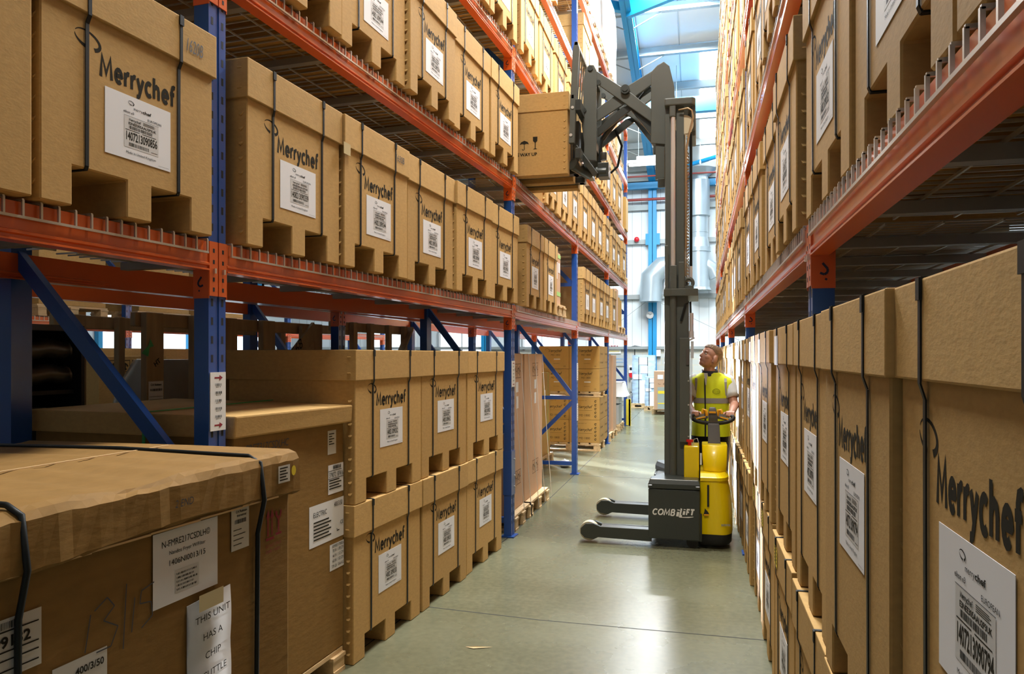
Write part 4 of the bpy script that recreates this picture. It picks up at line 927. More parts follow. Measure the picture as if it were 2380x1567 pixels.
# ------------------------------------------------------------------ far end of the aisle
def wrapped(loc, w_, d_, h, label, m='wrap_blue'):
    pallet(TL(loc[0] + w_ / 2 + .03, loc[1] + d_ / 2, 0), d_ + .05, w_ + .06, 'timber pallet under the ' + label)
    r = thing('wrapped_load', (loc[0], loc[1], .142), 0, label, 'wrapped load'); b = MB(); rg = random.Random(int(h * 100)); rings = []
    for k in range(8): rings.append([(x + rg.uniform(-.012, .012), y + rg.uniform(-.012, .012), h * k / 7) for x, y in ((-w_ / 2, 0), (0, 0), (w_ / 2, 0), (w_ / 2, d_), (-w_ / 2, d_))])
    b.loft(rings); b.build('load', M[m], r); F = face((0, -.014, 0), (1, 0, 0), (0, 0, 1))
    b = MB(); rect(b, F, -w_ * .22, w_ * .22, h * .80, h * .95); rect(b, F, -w_ * .45, -w_ * .05, h * .5, h * .6); b.build('label', M['paper'], r)
    b = MB(); [rect(b, F, x - .01, x + .01, .02, h * .96) for x in (-w_ * .2, w_ * .2)]; b.build('strap', M['strap'], r)
    b = MB(); rect(b, F, -.16 * w_, .16 * w_, 0, h * .48, .002); rect(b, F, -.12 * w_, .2 * w_, h * .62, h * .78, .002); b.build('white_film', M['wrap'], r)
    return r
wrapped((-1.70, 23.3), .68, .8, 1.50, 'tall blue and white wrapped stack by the far wall')
wrapped((-1.36, 22.2), .42, .6, .86, 'short blue wrapped stack in front of the tall one')
pallet(TL(-.45, 21.4, 0), .8, .85, 'timber pallet under the far carton with a clear front')
p = plain(TL(-.5, 21.05, .142), .7, .72, 1.06, 'far brown carton with a clear striped front panel beside the mast')
b = MB(); F = face((-.72, -.352, 0), (1, 0, 0), (0, 0, 1)); rect(b, F, .10, .70, .02, .62); b.mi = 1; rect(b, F, .11, .69, .44, .52, .002); rect(b, F, .11, .69, .16, .19, .002); b.mi = 2; write(b, F, 'COMBI', .25, .6, .68, .06, .002); arc(b, F, .16, .72, .04, .02, 180, 340, .01, .003); b.mi = 3; rect(b, F, .10, .25, .84, .96, .002); b.build('front_panel', [M['film'], M['yellow_sign'], M['ink'], M['paper']], p)
b = MB(); b.ell((0, 0, .03), (.14, .08, .05), 12, 8); o = b.build('cloth', M['yellow_sign']); o.location = (-.72, 21.3, 1.21); tag(o, 'folded yellow cloth on top of the far carton', 'cloth')
b = MB(); b.box(-2.35, -1.93, 26.2, 26.8, .70, .76); b.box(-2.35, -1.93, 26.2, 26.8, .32, .36); [b.box(x, x + .04, y, y + .04, 0, .7) for x in (-2.35, -1.97) for y in (26.2, 26.76)]; o = b.build('side_table', M['pale_grey']); tag(o, 'grey shelf table against the far wall by the last left post', 'table')
b = MB(); b.cyl((-2.15, 25.7, 0), (-2.15, 25.7, .22), .12, 16); o = b.build('bucket', M['blue']); tag(o, 'small blue tub on the floor before the far wall', 'tub')
b = MB(); b.box(-3.9, -2.75, 26.8, 26.84, 1.70, 2.02); b.mi = 1; F = face((-3.3, 26.79, 1.86), (1, 0, 0), (0, 0, 1)); write(b, F, 'AREA', .05, .5, .03, .09, .002, bold=.06); b.mi = 2; [rect(b, F, -.4, .5, -.10 + k * .03, -.09 + k * .03, .002) for k in range(2)]; o = b.build('wall_sign', [M['white'], M['ink_red'], M['yellow_sign']]); tag(o, 'white wall sign with AREA in red letters', 'sign')
b = MB(); b.box(-3.45, -2.6, 26.8, 26.84, 1.25, 1.65); b.mi = 1; F = face((-3.02, 26.79, 1.45), (1, 0, 0), (0, 0, 1)); stroke(b, F, [(.35, .06), (-.1, .06), (-.1, .14), (-.32, 0), (-.1, -.14), (-.1, -.06), (.35, -.06), (.35, .06)], .02); o = b.build('wall_sign', [M['pale_grey'], M['blue_print']]); tag(o, 'grey wall sign with an outlined arrow pointing left', 'sign')
b = MB(); b.box(-1.78, -1.34, 26.7, 26.84, 1.60, 1.83); b.box(-1.57, -1.53, 26.69, 26.7, 1.67, 1.70); o = b.build('electrical_box', M['white']); tag(o, 'white electrical box on the far wall under the blue column', 'box')
b = MB(); b.box(-1.2, -.80, 26.83, 26.85, 1.12, 1.47); b.mi = 1; F = face((-1, 26.829, 1.3), (1, 0, 0), (0, 0, 1)); [rect(b, F, -.15, .15, -.13 + k * .04, -.12 + k * .04) for k in range(7)]; o = b.build('notice', [M['paper'], M['pale_grey']]); tag(o, 'white printed notice on the far block wall beside the mast', 'notice')
b = MB(); b.tube([(-2.55, 26.8, 1.9), (-2.25, 26.78, 1.97), (-1.9, 26.78, 1.92), (-1.2, 26.78, 1.91), (-.95, 26.78, 1.85), (-.85, 26.78, 1.45)], .014, 6); b.tube([(-2.25, 26.78, 1.97), (-2.26, 26.78, 1.2)], .016, 6); o = b.build('cable', M['strap']); tag(o, 'dark cable looping along the far block wall', 'cable')
r = thing('power_socket', (-2.36, 26.78, 1.0), 0, 'white and red wall socket with cable on the far wall', 'socket')
b = MB(); b.box(-.10, .10, -.05, .06, 0, .26); b.build('housing', M['white'], r); b = MB(); b.box(-.07, .07, -.055, -.05, .1, .2); b.build('window', M['strap'], r); b = MB(); b.cyl((0, -.12, -.08), (0, .06, -.08), .09, 14); b.build('plug', M['red'], r)
r = thing('wall_clock', (-1.70, 26.58, 3.06), 0, 'round white clock on the blue column', 'clock')
b = MB(); b.cyl((0, .02, 0), (0, -.03, 0), .125, 28); b.build('face', M['white'], r)
b = MB(); F = face((0, -.031, 0), (1, 0, 0), (0, 0, 1)); stroke(b, F, [(0, 0), (.05, .03)], .012); stroke(b, F, [(0, 0), (-.05, .06)], .01); [rect(b, F, .1 * math.cos(R(30 * k)) - .005, .1 * math.cos(R(30 * k)) + .005, .1 * math.sin(R(30 * k)) - .005, .1 * math.sin(R(30 * k)) + .005) for k in range(12)]; b.build('hands', M['ink'], r)
b = MB(); b.cyl((-2.17, 26.7, 5.76), (-2.17, 26.6, 5.76), .09, 16); b.ell((-2.17, 26.6, 5.76), (.08, .05, .08)); o = b.build('alarm_beacon', M['red']); tag(o, 'red alarm sounder high on the white far wall', 'alarm')
# ventilation duct
r = thing('ventilation_duct', (0, 26.2, 3.9), 0, 'galvanised duct riser with side branches on the far wall', 'duct'); A = local((0, 26.2, 3.9))
def dpart(n_, fn): b = MB(); fn(b); b.build(n_, M['duct'], r, M4=A)
dpart('main_riser', lambda b: (b.cyl((-.03, 26.2, 6.42), (-.03, 26.2, 7.62), .37, 32), b.cyl((-.03, 26.2, 6.40), (-.03, 26.2, 6.46), .385, 32)))
dpart('roof_cowl', lambda b: (b.cyl((-.03, 26.2, 7.60), (-.03, 26.2, 7.76), .36, 32, .30), b.cyl((-.03, 26.2, 7.74), (-.03, 26.2, 8.0), .30, 32, .60)))
dpart('reducer', lambda b: (b.cyl((-.03, 26.2, 5.62), (-.03, 26.2, 6.42), .30, 32), b.cyl((-.03, 26.2, 5.84), (-.03, 26.2, 5.88), .315, 32), b.cyl((-.03, 26.2, 5.33), (-.03, 26.2, 5.66), .39, 32, .31)))
dpart('lower_drum', lambda b: (b.cyl((-.02, 26.2, 3.95), (-.02, 26.2, 5.33), .36, 32), b.cyl((-.02, 26.2, 5.18), (-.02, 26.2, 5.33), .395, 32), b.cyl((-.02, 26.2, 3.86), (-.02, 26.2, 3.96), .42, 32, .37)))
dpart('branch', lambda b: b.tube([(.1, 26.2, 4.85), (.42, 26.2, 4.6), (.55, 26.2, 4.3)], .24, 20))
dpart('branch', lambda b: b.tube([(-.1, 26.2, 4.95), (-.75, 26.2, 4.85), (-1.25, 26.2, 4.72), (-1.62, 26.2, 4.36), (-1.66, 26.2, 3.52)], [.24, .27, .36, .385, .385], 24))
dpart('elbow_seam', lambda b: b.cyl((-1.66, 26.2, 3.50), (-1.66, 26.2, 3.54), .40, 28))
b = MB(); b.tube([(-2.9, 26.3, 2.7), (-1.7, 26.3, 3.6)], .008, 5); b.tube([(-1.3, 26.3, 3.45), (1.3, 26.3, 2.15)], .008, 5); b.build('stay_wire', M['purlin'], r, M4=A)
# fluorescent fittings
for i, (y, z) in enumerate(LAMP_Y):
    r = thing('ceiling_light', (-.62 if i < 4 else -1.1, y, z), 0, 'white fluorescent fitting hung over the %s' % ('near end of the aisle', 'floor stacks', 'reach truck', 'microwave cartons', 'far end of the aisle')[i], 'light', 'fluorescent fittings over the aisle')
    b = MB(); b.box(-.8, .8, -.10, .10, -.02, .07); b.box(-.55, .55, -.08, .08, .07, .17); b.build('housing', M['white'], r, .01)
    for s_ in (-.05, .05): b = MB(); b.cyl((-.75, s_, -.045), (.75, s_, -.045), .018, 10); b.build('tube', M['tube'], r)
    b = MB(); [b.bar((x, 0, .1), (x, 0, eave(y) - z - .03), .012, .012) for x in (-.5, .5)]; b.build('suspension', M['purlin'], r)
b = MB(); b.tube([(.02, 25.3, 8.4), (.02, 25.3, 7.5), (.02, 25.3, 8.3), (.0, 25.3, 7.9), (.0, 25.3, 7.85)], .012, 5) if False else b.tube([(.02, 24.3, eave(24.3) - .25), (.02, 24.3, 7.82)], .010, 5); b.ell((.02, 24.3, 7.78), (.03, .03, .07), 8, 6); o = b.build('pull_cord', M['white']); tag(o, 'white pull cord hanging under the far roof light', 'cord')

# ------------------------------------------------------------------ the reach stacker
TR = (-.2, 7.05, 0)
truck = thing('pedestrian_stacker', TR, 0, 'charcoal and yellow pedestrian lift truck crosswise in the aisle with raised mast', 'forklift')
TA = local(TR)
def tp(name, m, fn, bevel=0, seg=2, par=None):
    b = MB(); fn(b); o = b.build(name, m if isinstance(m, list) else M[m], par or truck, bevel, seg)
    if par is None: o.matrix_local = TA
    return o
yN, yF = 6.45, 7.66
def bb(y0, y1):
    def f(b): b.box(-.427, .002, y0, y1, .075, .50)
    return f
near_box = tp('battery_box', 'truck', bb(yN, yN + .40), .008)
def lidf(y0, y1, sg):
    def f(b):
        pts = [(-.43, y0), (.004, y0), (.004, y1), (-.27, y1), (-.43, y0 + .12)]
        if sg < 0: pts = [(x, y0 + y1 - y) for x, y in reversed(pts)]
        lo = [(x, y, .505) for x, y in pts]; mi = [(x, y, .545) for x, y in pts]; cx_, cy_ = -.18, (y0 + y1) / 2
        hi = [(cx_ + (x - cx_) * .93, cy_ + (y - cy_) * .93, .585) for x, y in pts]
        b.loft([lo, mi, hi], False)
    return f
tp('battery_lid', 'truck', lidf(yN, yN + .52, 1), .006)
tp('battery_box', 'truck', bb(yF - .40, yF), .008); tp('battery_lid', 'truck', lidf(yF - .45, yF, -1), .006)
tp('hinge_pin', 'truck', lambda b: [b.cyl((x, yN - .012, .527), (x + .03, yN - .012, .527), .012, 10) for x in (-.425, -.03)])
tp('chassis', 'truck', lambda b: (b.box(-.40, .0, yN + .30, yF - .3, .10, .52), b.box(-.10, .02, yN + .04, yF, .06, .3)), .006)
tp('caster', 'rubber', lambda b: b.cyl((-.06, yN + .05, .05), (-.06, yN + .13, .05), .05, 14))
F = face((0, yN - .0015, 0), (1, 0, 0), (0, 0, 1))
def logo(b):
    swrite(b, F, 'COMB', -.394, -.208, .280, .055, .15, .2, 0); swrite(b, F, 'i', -.190, -.176, .275, .060, .20, .2, 0)
    swrite(b, F, 'L', -.166, -.146, .276, .068, .22, .2, 0); swrite(b, F, 'i', -.137, -.125, .291, .050, .2, .2, 0); swrite(b, F, 'F', -.112, -.090, .291, .050, .2, .2, 0); swrite(b, F, 'T', -.080, -.052, .291, .050, .2, .2, 0)
    poly(b, F, [(-.168, .266), (-.09, .267), (-.048, .275), (-.055, .279), (-.15, .271)], 0)
tp('truck_lettering', 'white', logo)
def leg(y):
    def f(b):
        b.prism([(-.98, .045), (-.90, .035), (-.86, .062), (-.40, .045), (-.40, .145), (-.60, .145), (-.66, .160), (-.84, .160), (-.90, .172), (-.97, .165), (-1.015, .125), (-1.015, .08)][::-1], y, y + .035, 'y') if False else None
        o = [(-1.015, .08), (-.98, .045), (-.90, .035), (-.86, .055), (-.40, .045), (-.40, .148), (-.84, .150), (-.90, .172), (-.97, .168), (-1.015, .125)]
        for ya, yb in ((y, y + .03), (y + .115, y + .145)):
            vs = [(p[0], ya, p[1]) for p in o] + [(p[0], yb, p[1]) for p in o]; n = len(o)
            b.add(vs, [tuple(range(n)), tuple(reversed(range(n, 2 * n)))] + [(i, n + i, n + (i + 1) % n, (i + 1) % n) for i in range(n)])
        b.box(-.84, -.40, y + .03, y + .115, .132, .148)
    return f
for y in (yN + .005, yF - .15):
    l = tp('support_leg', 'truck', leg(y), .003, 1)
    tp('load_wheel', ['', M['cream_plastic']][1:], lambda b: b.cyl((-.945, y + .034, .098), (-.945, y + .111, .098), .082, 24), 0, 1, l)
# yellow drive unit
def plan(s_, x1, y0=6.50, y1=7.02, n=7):
    pts = [(.006, y0)]
    for k in range(n + 1):
        a = -math.pi / 2 + math.pi / 2 * k / n; pts.append((x1 - .10 + .10 * math.cos(a), y0 + .16 + .16 * math.sin(a)))
    for k in range(n + 1):
        a = math.pi / 2 * k / n; pts.append((x1 - .10 + .10 * math.cos(a), y1 - .16 + .16 * math.sin(a)))
    pts.append((.006, y1)); return pts
def cover(b):
    rs = []
    for z, x1 in ((.105, .270), (.14, .276), (.30, .275), (.45, .262), (.575, .238)): rs.append([(x, y, z) for x, y in plan(0, x1)])
    b.loft(rs)
tp('drive_cover', 'yellow', cover)
tp('drive_top', 'yellow', lambda b: b.loft([[(x, y, z) for x, y in plan(0, x1, 6.50 + k_, 7.02 - k_)] for z, x1, k_ in ((.578, .244, -.006), (.606, .244, -.006), (.612, .240, .002), (.640, .222, .03))], False), 0)
tp('drive_skirt', 'rubber', lambda b: b.loft([[(x, y, z) for x, y in plan(0, x1, 6.495 + k_)] for z, x1, k_ in ((.03, .255, .02), (.05, .268, 0), (.125, .272, 0))]))
tp('drive_wheel', 'rubber', lambda b: b.cyl((.12, 6.62, .075), (.12, 6.72, .075), .075, 18))
tp('cover_slot', 'rubber', lambda b: (b.box(.062, .078, 6.492, 6.502, .36, .545), b.add([(.028, 6.497, .285), (.078, 6.497, .300), (.068, 6.497, .318), (.044, 6.497, .345), (.038, 6.497, .312)], [(0, 1, 2, 3, 4)])), 0)
tp('cover_latch', 'grip', lambda b: b.box(.035, .075, 6.488, 6.50, .285, .297))
Fw = face((.175, 6.497, .14), (.92, .30, 0), (0, 0, 1))
tp('cover_lettering', 'reflect', lambda b: write(b, Fw, 'www.', .0, .085, .06, .03, .004, shear=.2, bold=.02))
def cowl(b):
    rs = []
    for z, x0, x1, y0, y1 in ((.64, .03, .225, 6.60, 6.92), (.70, .028, .228, 6.60, 6.94), (.78, .022, .232, 6.63, 6.96), (.86, .02, .236, 6.70, 6.98)):
        rs.append([(x0, y0 + .05, z), (x0 + .06, y0, z), (x1 - .06, y0, z), (x1, y0 + .05, z), (x1, y1, z), (x0, y1, z)])
    b.loft(rs)
tp('tiller_cowl', 'yellow', cowl, .01)
tp('control_box', 'yellow', lambda b: b.box(-.132, -.004, 6.62, 6.92, .52, .855), .012)
tp('emergency_stop', 'red', lambda b: (b.cyl((-.085, 6.70, .85), (-.085, 6.70, .885), .016, 12), b.cyl((-.085, 6.70, .885), (-.085, 6.70, .905), .030, 16)))
tp('key_wire', 'chrome', lambda b: b.tube([(-.055, 6.72, .855), (-.05, 6.72, .905), (-.02, 6.72, .915), (-.006, 6.72, .87)], .003, 6))
tp('info_plate', 'white', lambda b: b.box(.004, .018, 6.60, 6.605, .70, .80))
til = tp('tiller_arm', 'grey_plastic', lambda b: b.loft([[(x - hw, y - .03, z), (x + hw, y - .03, z), (x + hw * .95, y + .03, z), (x - hw * .95, y + .03, z)] for z, x, y, hw in ((.78, .128, 6.86, .060), (.86, .127, 6.865, .058), (.872, .126, 6.87, .054), (1.02, .122, 6.92, .052), (1.035, .121, 6.925, .045))]), .006)
tp('tiller_head', 'grey_plastic', lambda b: b.loft([[(x - hw, y - t, z), (x + hw, y - t, z), (x + hw * .8, y + t, z), (x - hw * .8, y + t, z)] for z, x, y, hw, t in ((1.03, .119, 6.925, .042, .025), (1.10, .117, 6.93, .040, .035), (1.155, .113, 6.94, .034, .035), (1.175, .113, 6.945, .026, .028))]), .006, 2, None)
tp('tiller_badge', 'grip', lambda b: b.box(.082, .142, 6.885, 6.89, 1.125, 1.142))
hb = [(.113 + .182 * math.cos(a), 6.935 + .02 * math.sin(a), 1.085 + (.052 * math.sin(a) if math.sin(a) < 0 else .034 * math.sin(a))) for a in [R(t) for t in range(150, 391, 15)]]
tp('handlebar', 'rubber', lambda b: b.tube(hb, [.012] + [.019] * (len(hb) - 2) + [.012], 10))
tp('handle_arm', 'grey_plastic', lambda b: (b.bar((.07, 6.93, 1.085), (-.05, 6.935, 1.065), .035, .022), b.bar((.155, 6.93, 1.085), (.27, 6.935, 1.065), .035, .022)), .005)
tp('thumb_switch', 'grip', lambda b: (b.tube([(.065, 6.92, 1.10), (.055, 6.91, 1.15), (.035, 6.91, 1.155), (.025, 6.915, 1.12)], .014, 8), b.tube([(.155, 6.92, 1.10), (.165, 6.91, 1.15), (.185, 6.91, 1.155), (.195, 6.915, 1.12)], .014, 8), b.bar((.05, 6.915, 1.09), (-.03, 6.92, 1.07), .02, .012), b.bar((.18, 6.915, 1.09), (.25, 6.92, 1.07), .02, .012)))
# mast
def rail(x0, x1, y, z0, z1, sg, w_=.07):
    def f(b):
        b.box(x0, x1, y, y + .014 * sg, z0, z1); b.box(x0, x0 + .022, y, y + w_ * sg, z0, z1); b.box(x1 - .022, x1, y, y + w_ * sg, z0, z1)
    return f
for y, sg in ((6.74, 1), (7.40, -1)):
    tp('outer_mast_rail', 'truck_mid', rail(-.305, -.10, y, .30, 2.30, sg), .004, 1)
    tp('inner_mast_rail', 'truck_mid', rail(-.300, -.215, y + .016 * sg, .34, 3.88, sg, .06), .003, 1)
    tp('centre_mast_rail', 'truck_mid', rail(-.205, -.135, y + .016 * sg, .34, 3.88, sg, .055), .003, 1)
    tp('lift_cylinder', 'chrome', lambda b: b.cyl((-.228, y - .012 * sg, 2.28), (-.228, y - .012 * sg, 3.80), .021, 16))
    tp('cylinder_barrel', 'truck_mid', lambda b: b.cyl((-.228, y - .02 * sg, .55), (-.228, y - .02 * sg, 2.35), .030, 16))
    tp('chain', 'brass', lambda b: (b.box(-.128, -.118, y + .02 * sg, y + .03 * sg, 2.35, 3.62), [b.box(-.112, -.100, y + .018 * sg, y + .032 * sg, 2.3 + k * .03, 2.318 + k * .03) for k in range(44)]))
tp('mast_web', 'truck_mid', lambda b: (b.box(-.30, -.28, 6.80, 7.34, .4, .6), b.box(-.30, -.28, 6.80, 7.34, 2.1, 2.26), b.box(-.29, -.26, 6.78, 7.36, 3.72, 3.86), b.box(-.205, -.19, 6.90, 7.24, .5, 2.2)), .004, 1)
tp('hose', 'strap', lambda b: (b.tube([(-.075, 6.80, 3.62), (-.075, 6.80, 2.45), (-.08, 6.80, 2.3)], .013, 8), b.tube([(-.16, 6.73, 1.95), (-.12, 6.72, 2.10), (-.08, 6.74, 2.12), (-.075, 6.76, 1.9)], .010, 8)))
tp('hose_fitting', 'chrome', lambda b: (b.cyl((-.078, 6.79, 2.30), (-.078, 6.79, 2.44), .017, 10), b.cyl((-.07, 6.745, 1.84), (-.07, 6.745, 2.02), .018, 10), b.cyl((-.072, 6.745, 1.80), (-.072, 6.745, 1.86), .024, 10)))
tp('bent_pipe', 'brass', lambda b: b.tube([(-.18, 6.72, 3.82), (-.10, 6.70, 3.825), (-.065, 6.70, 3.80), (-.055, 6.70, 3.74), (-.09, 6.71, 3.60), (-.115, 6.72, 3.46), (-.118, 6.74, 2.6)], .009, 8))
tp('pulley', 'cream_plastic', lambda b: b.cyl((-.135, 6.76, 3.70), (-.135, 6.80, 3.70), .085, 28))
def cross(b):
    o = [(-.302, 6.69), (-.24, 6.69), (-.06, 6.70), (-.035, 6.74), (-.035, 7.40), (-.06, 7.45), (-.302, 7.45)]
    b.prism(o, 3.86, 3.925, 'z'); b.box(-.26, -.205, 6.70, 6.76, 3.76, 3.87)
    # side cheek with an opening
    vs = [(-.13, 3.88), (-.035, 3.88), (-.03, 3.66), (-.06, 3.645), (-.11, 3.64)]
    b.box(-.105, -.034, 6.98, 7.36, 3.66, 3.88); b.box(-.075, -.034, 6.765, 6.785, 3.655, 3.87); b.box(-.12, -.034, 6.765, 6.785, 3.645, 3.67)
tp('crosshead', 'truck_mid', cross, .012)
def collar(b):
    b.prism([(-.31, 6.69), (-.24, 6.67), (-.12, 6.67), (-.012, 6.70), (-.012, 7.44), (-.31, 7.44)], 2.17, 2.235, 'z')
    b.box(-.30, -.27, 6.69, 6.70, 2.23, 2.62); b.box(-.25, -.195, 6.675, 6.70, 2.235, 2.44); b.box(-.18, -.13, 6.68, 6.71, 2.235, 2.47)
tp('mast_collar', 'truck_mid', collar, .006)
tp('lifting_eye', 'truck_mid', lambda b: (b.tube([(-.095 + .038 * math.cos(a), 6.72, 2.285 + .040 * math.sin(a)) for a in [R(t) for t in range(-30, 211, 20)]], .016, 8), b.box(-.15, -.05, 6.705, 6.735, 2.235, 2.262)))
tp('mast_cover', 'truck_mid', lambda b: b.box(-.172, -.085, 6.700, 6.72, .88, 1.80), .005)
tp('cover_screw', 'bolt', lambda b: [b.cyl((-.095, 6.70, z), (-.095, 6.694, z), .007, 10) for z in (.93, 1.21, 1.42)])
tp('guard_panel', 'perspex', lambda b: b.box(-.082, -.066, 6.72, 7.36, .95, 1.66))
tp('mirror', 'chrome', lambda b: (b.bar((-.085, 6.71, 1.78), (-.045, 6.70, 1.80), .02, .012), b.box(-.075, -.05, 6.71, 6.72, 1.62, 1.77)))
tp('mast_plate', 'grey_plastic', lambda b: b.box(-.115, -.085, 6.692, 6.70, 1.56, 1.70), .003)
# pantograph reach
def plateP(pts, y, t):
    def f(b):
        n = len(pts); vs = [(p[0], y, p[1]) for p in pts] + [(p[0], y + t, p[1]) for p in pts]
        b.add(vs, [tuple(range(n)), tuple(reversed(range(n, 2 * n)))] + [(i, n + i, n + (i + 1) % n, (i + 1) % n) for i in range(n)])
    return f
CARR = [(-.43, 3.58), (-.30, 3.56), (-.222, 3.52), (-.222, 4.08), (-.265, 4.27), (-.315, 4.315), (-.375, 4.285), (-.43, 4.23)]
PLATE = [(-1.05, 3.47), (-.93, 3.455), (-.93, 4.30), (-.955, 4.35), (-1.0, 4.355), (-1.035, 4.31), (-1.06, 4.17), (-1.045, 3.93), (-1.07, 3.80), (-1.045, 3.62)]
for y, sg in ((6.86, 1), (7.22, 1)):
    tp('reach_carriage', 'truck_mid', plateP(CARR, y - .01, .03), .006)
    tp('fork_carriage', 'truck_mid', plateP(PLATE, y, .03), .006)
    tp('scissor_arm', 'truck_mid', plateP([(-.95, 4.20), (-.42, 3.78), (-.42, 3.90), (-.60, 4.06), (-.94, 4.31)], y + .034, .028), .005)
    tp('scissor_arm', 'truck_mid', plateP([(-.95, 3.83), (-.62, 4.02), (-.40, 4.16), (-.40, 4.28), (-.66, 4.145), (-.95, 3.95)], y + .066, .028), .005)
    tp('pivot_bolt', 'truck', lambda b: (b.cyl((-.665, y - .012, 4.095), (-.665, y + .10, 4.095), .042, 20), b.cyl((-.665, y - .022, 4.095), (-.665, y - .012, 4.095), .024, 14), b.cyl((-.985, y - .016, 4.315), (-.985, y, 4.315), .024, 14), b.cyl((-1.045, y - .016, 3.93), (-1.045, y, 3.93), .022, 14), b.cyl((-.915, y + .02, 4.19), (-.915, y + .05, 4.19), .024, 14)))
    tp('lower_link', 'truck', plateP([(-.93, 3.70), (-.62, 3.93), (-.42, 3.66), (-.42, 3.78), (-.60, 3.98), (-.70, 3.96), (-.93, 3.78)], y + .08, .03), .004)
    tp('stub_rail', 'truck_mid', lambda b: b.box(-.39, -.31, y + .01, y + .05, 3.26 if sg else 3.3, 3.58), .004)
    tp('fork', 'truck', lambda b: (b.box(-1.155, -1.092, y + .002, y + .11, 3.345, 3.84), b.box(-1.90, -1.10, y + .0, y + .11, 3.345, 3.40)), .006)
tp('reach_cylinder', 'truck', lambda b: (b.cyl((-.45, 7.05, 4.16), (-.62, 7.05, 4.05), .035, 14), b.cyl((-.62, 7.05, 4.05), (-.9, 7.05, 3.7), .022, 14)))
tp('reach_hose', 'strap', lambda b: (b.tube([(-.50, 7.0, 4.10), (-.62, 7.0, 3.96), (-.80, 7.0, 3.84), (-.90, 7.0, 3.70), (-.92, 7.0, 3.45)], .014, 8), b.tube([(-.46, 6.95, 4.13), (-.55, 6.95, 4.17), (-.60, 6.95, 4.10)], .010, 8), b.tube([(-.80, 7.3, 3.86), (-.74, 7.3, 3.7), (-.78, 7.3, 3.5), (-.85, 7.3, 3.44)], .012, 8)))
tp('carriage_frame', 'truck', lambda b: (b.box(-1.09, -1.04, 6.62, 7.56, 3.86, 3.96), b.box(-1.09, -1.04, 6.62, 7.56, 3.43, 3.52), b.box(-1.0, -.95, 6.875, 7.235, 3.60, 3.68), b.box(-.98, -.94, 6.875, 7.235, 4.22, 4.28)), .004)
tp('tilt_cylinder', 'truck', lambda b: (b.bar((-1.12, 6.80, 3.58), (-.92, 6.78, 3.30), .04, .05), b.cyl((-1.14, 6.78, 3.42), (-1.0, 6.95, 3.36), .06, 14), b.cyl((-.93, 6.84, 3.34), (-.83, 6.84, 3.34), .05, 14), b.box(-.91, -.81, 6.80, 6.95, 3.29, 3.42), b.cyl((-.86, 6.84, 3.45), (-.86, 6.84, 3.52), .03, 12)), .004)
tp('tilt_rod', 'chrome', lambda b: b.cyl((-1.08, 6.77, 3.45), (-1.05, 6.77, 3.40), .022, 12))
def rest(b):
    for y0 in (6.66, 7.47):
        b.add([(x, y, z) for y in (y0, y0 + .05) for x, z in ((-1.155, 3.58), (-1.105, 3.58), (-1.085, 3.98), (-1.058, 4.44), (-1.075, 4.50), (-1.10, 4.50), (-1.118, 4.44), (-1.145, 3.9))], [(0, 1, 2, 3, 4, 5, 6, 7), (15, 14, 13, 12, 11, 10, 9, 8)] + [(i, 8 + i, 8 + (i + 1) % 8, (i + 1) % 8) for i in range(8)])
    b.bar((-1.088, 6.66, 4.48), (-1.088, 7.52, 4.48), .035, .035); b.bar((-1.12, 6.66, 4.0), (-1.12, 7.52, 4.0), .03, .04)
    for k in range(6): y0 = 6.79 + k * .12; b.bar((-1.12, y0, 4.0), (-1.088, y0, 4.48), .012, .03)
tp('load_backrest', 'truck_mid', rest, .004)
tp('backrest_bolt', 'bolt', lambda b: [b.cyl((x, 6.66, z), (x, 6.652, z), .014, 12) for x, z in ((-1.12, 3.90), (-1.135, 3.65))])
# carton on the forks
cc = carton(TL(-1.172, 7.07, 3.312), 'brown carton with THIS WAY UP print raised on the forks of the lift truck', None, h=.755, w=.735, d=.78, logo=False, paper=False, jit=False)
b = MB(); F = face((-.78, -.369, 0), (1, 0, 0), (0, 0, 1))
write(b, F, 'THIS WAY UP', .235, .492, .185, .030, bold=.03)
def glass(u, v): poly(b, F, [(u - .022, v + .115), (u + .022, v + .115), (u + .020, v + .075), (u + .004, v + .06), (u + .004, v + .008), (u + .022, v), (u - .022, v), (u - .004, v + .008), (u - .004, v + .06), (u - .020, v + .075)])
glass(.475, .245)
def umb(u, v): poly(b, F, [(u - .045, v + .05), (u - .03, v + .072), (u, v + .085), (u + .03, v + .072), (u + .045, v + .05), (u + .02, v + .056), (u, v + .05), (u - .02, v + .056)]); rect(b, F, u - .003, u + .003, v + .005, v + .055); arc(b, F, u - .010, v + .008, .010, .010, 180, 360, .005, .005)
umb(.372, .245)
for u in (.255, .285): rect(b, F, u - .004, u + .004, .255, .31); poly(b, F, [(u - .013, .305), (u + .013, .305), (u, .335)])
rect(b, F, .235, .305, .243, .25)
b.build('printing', M['ink'], cc)

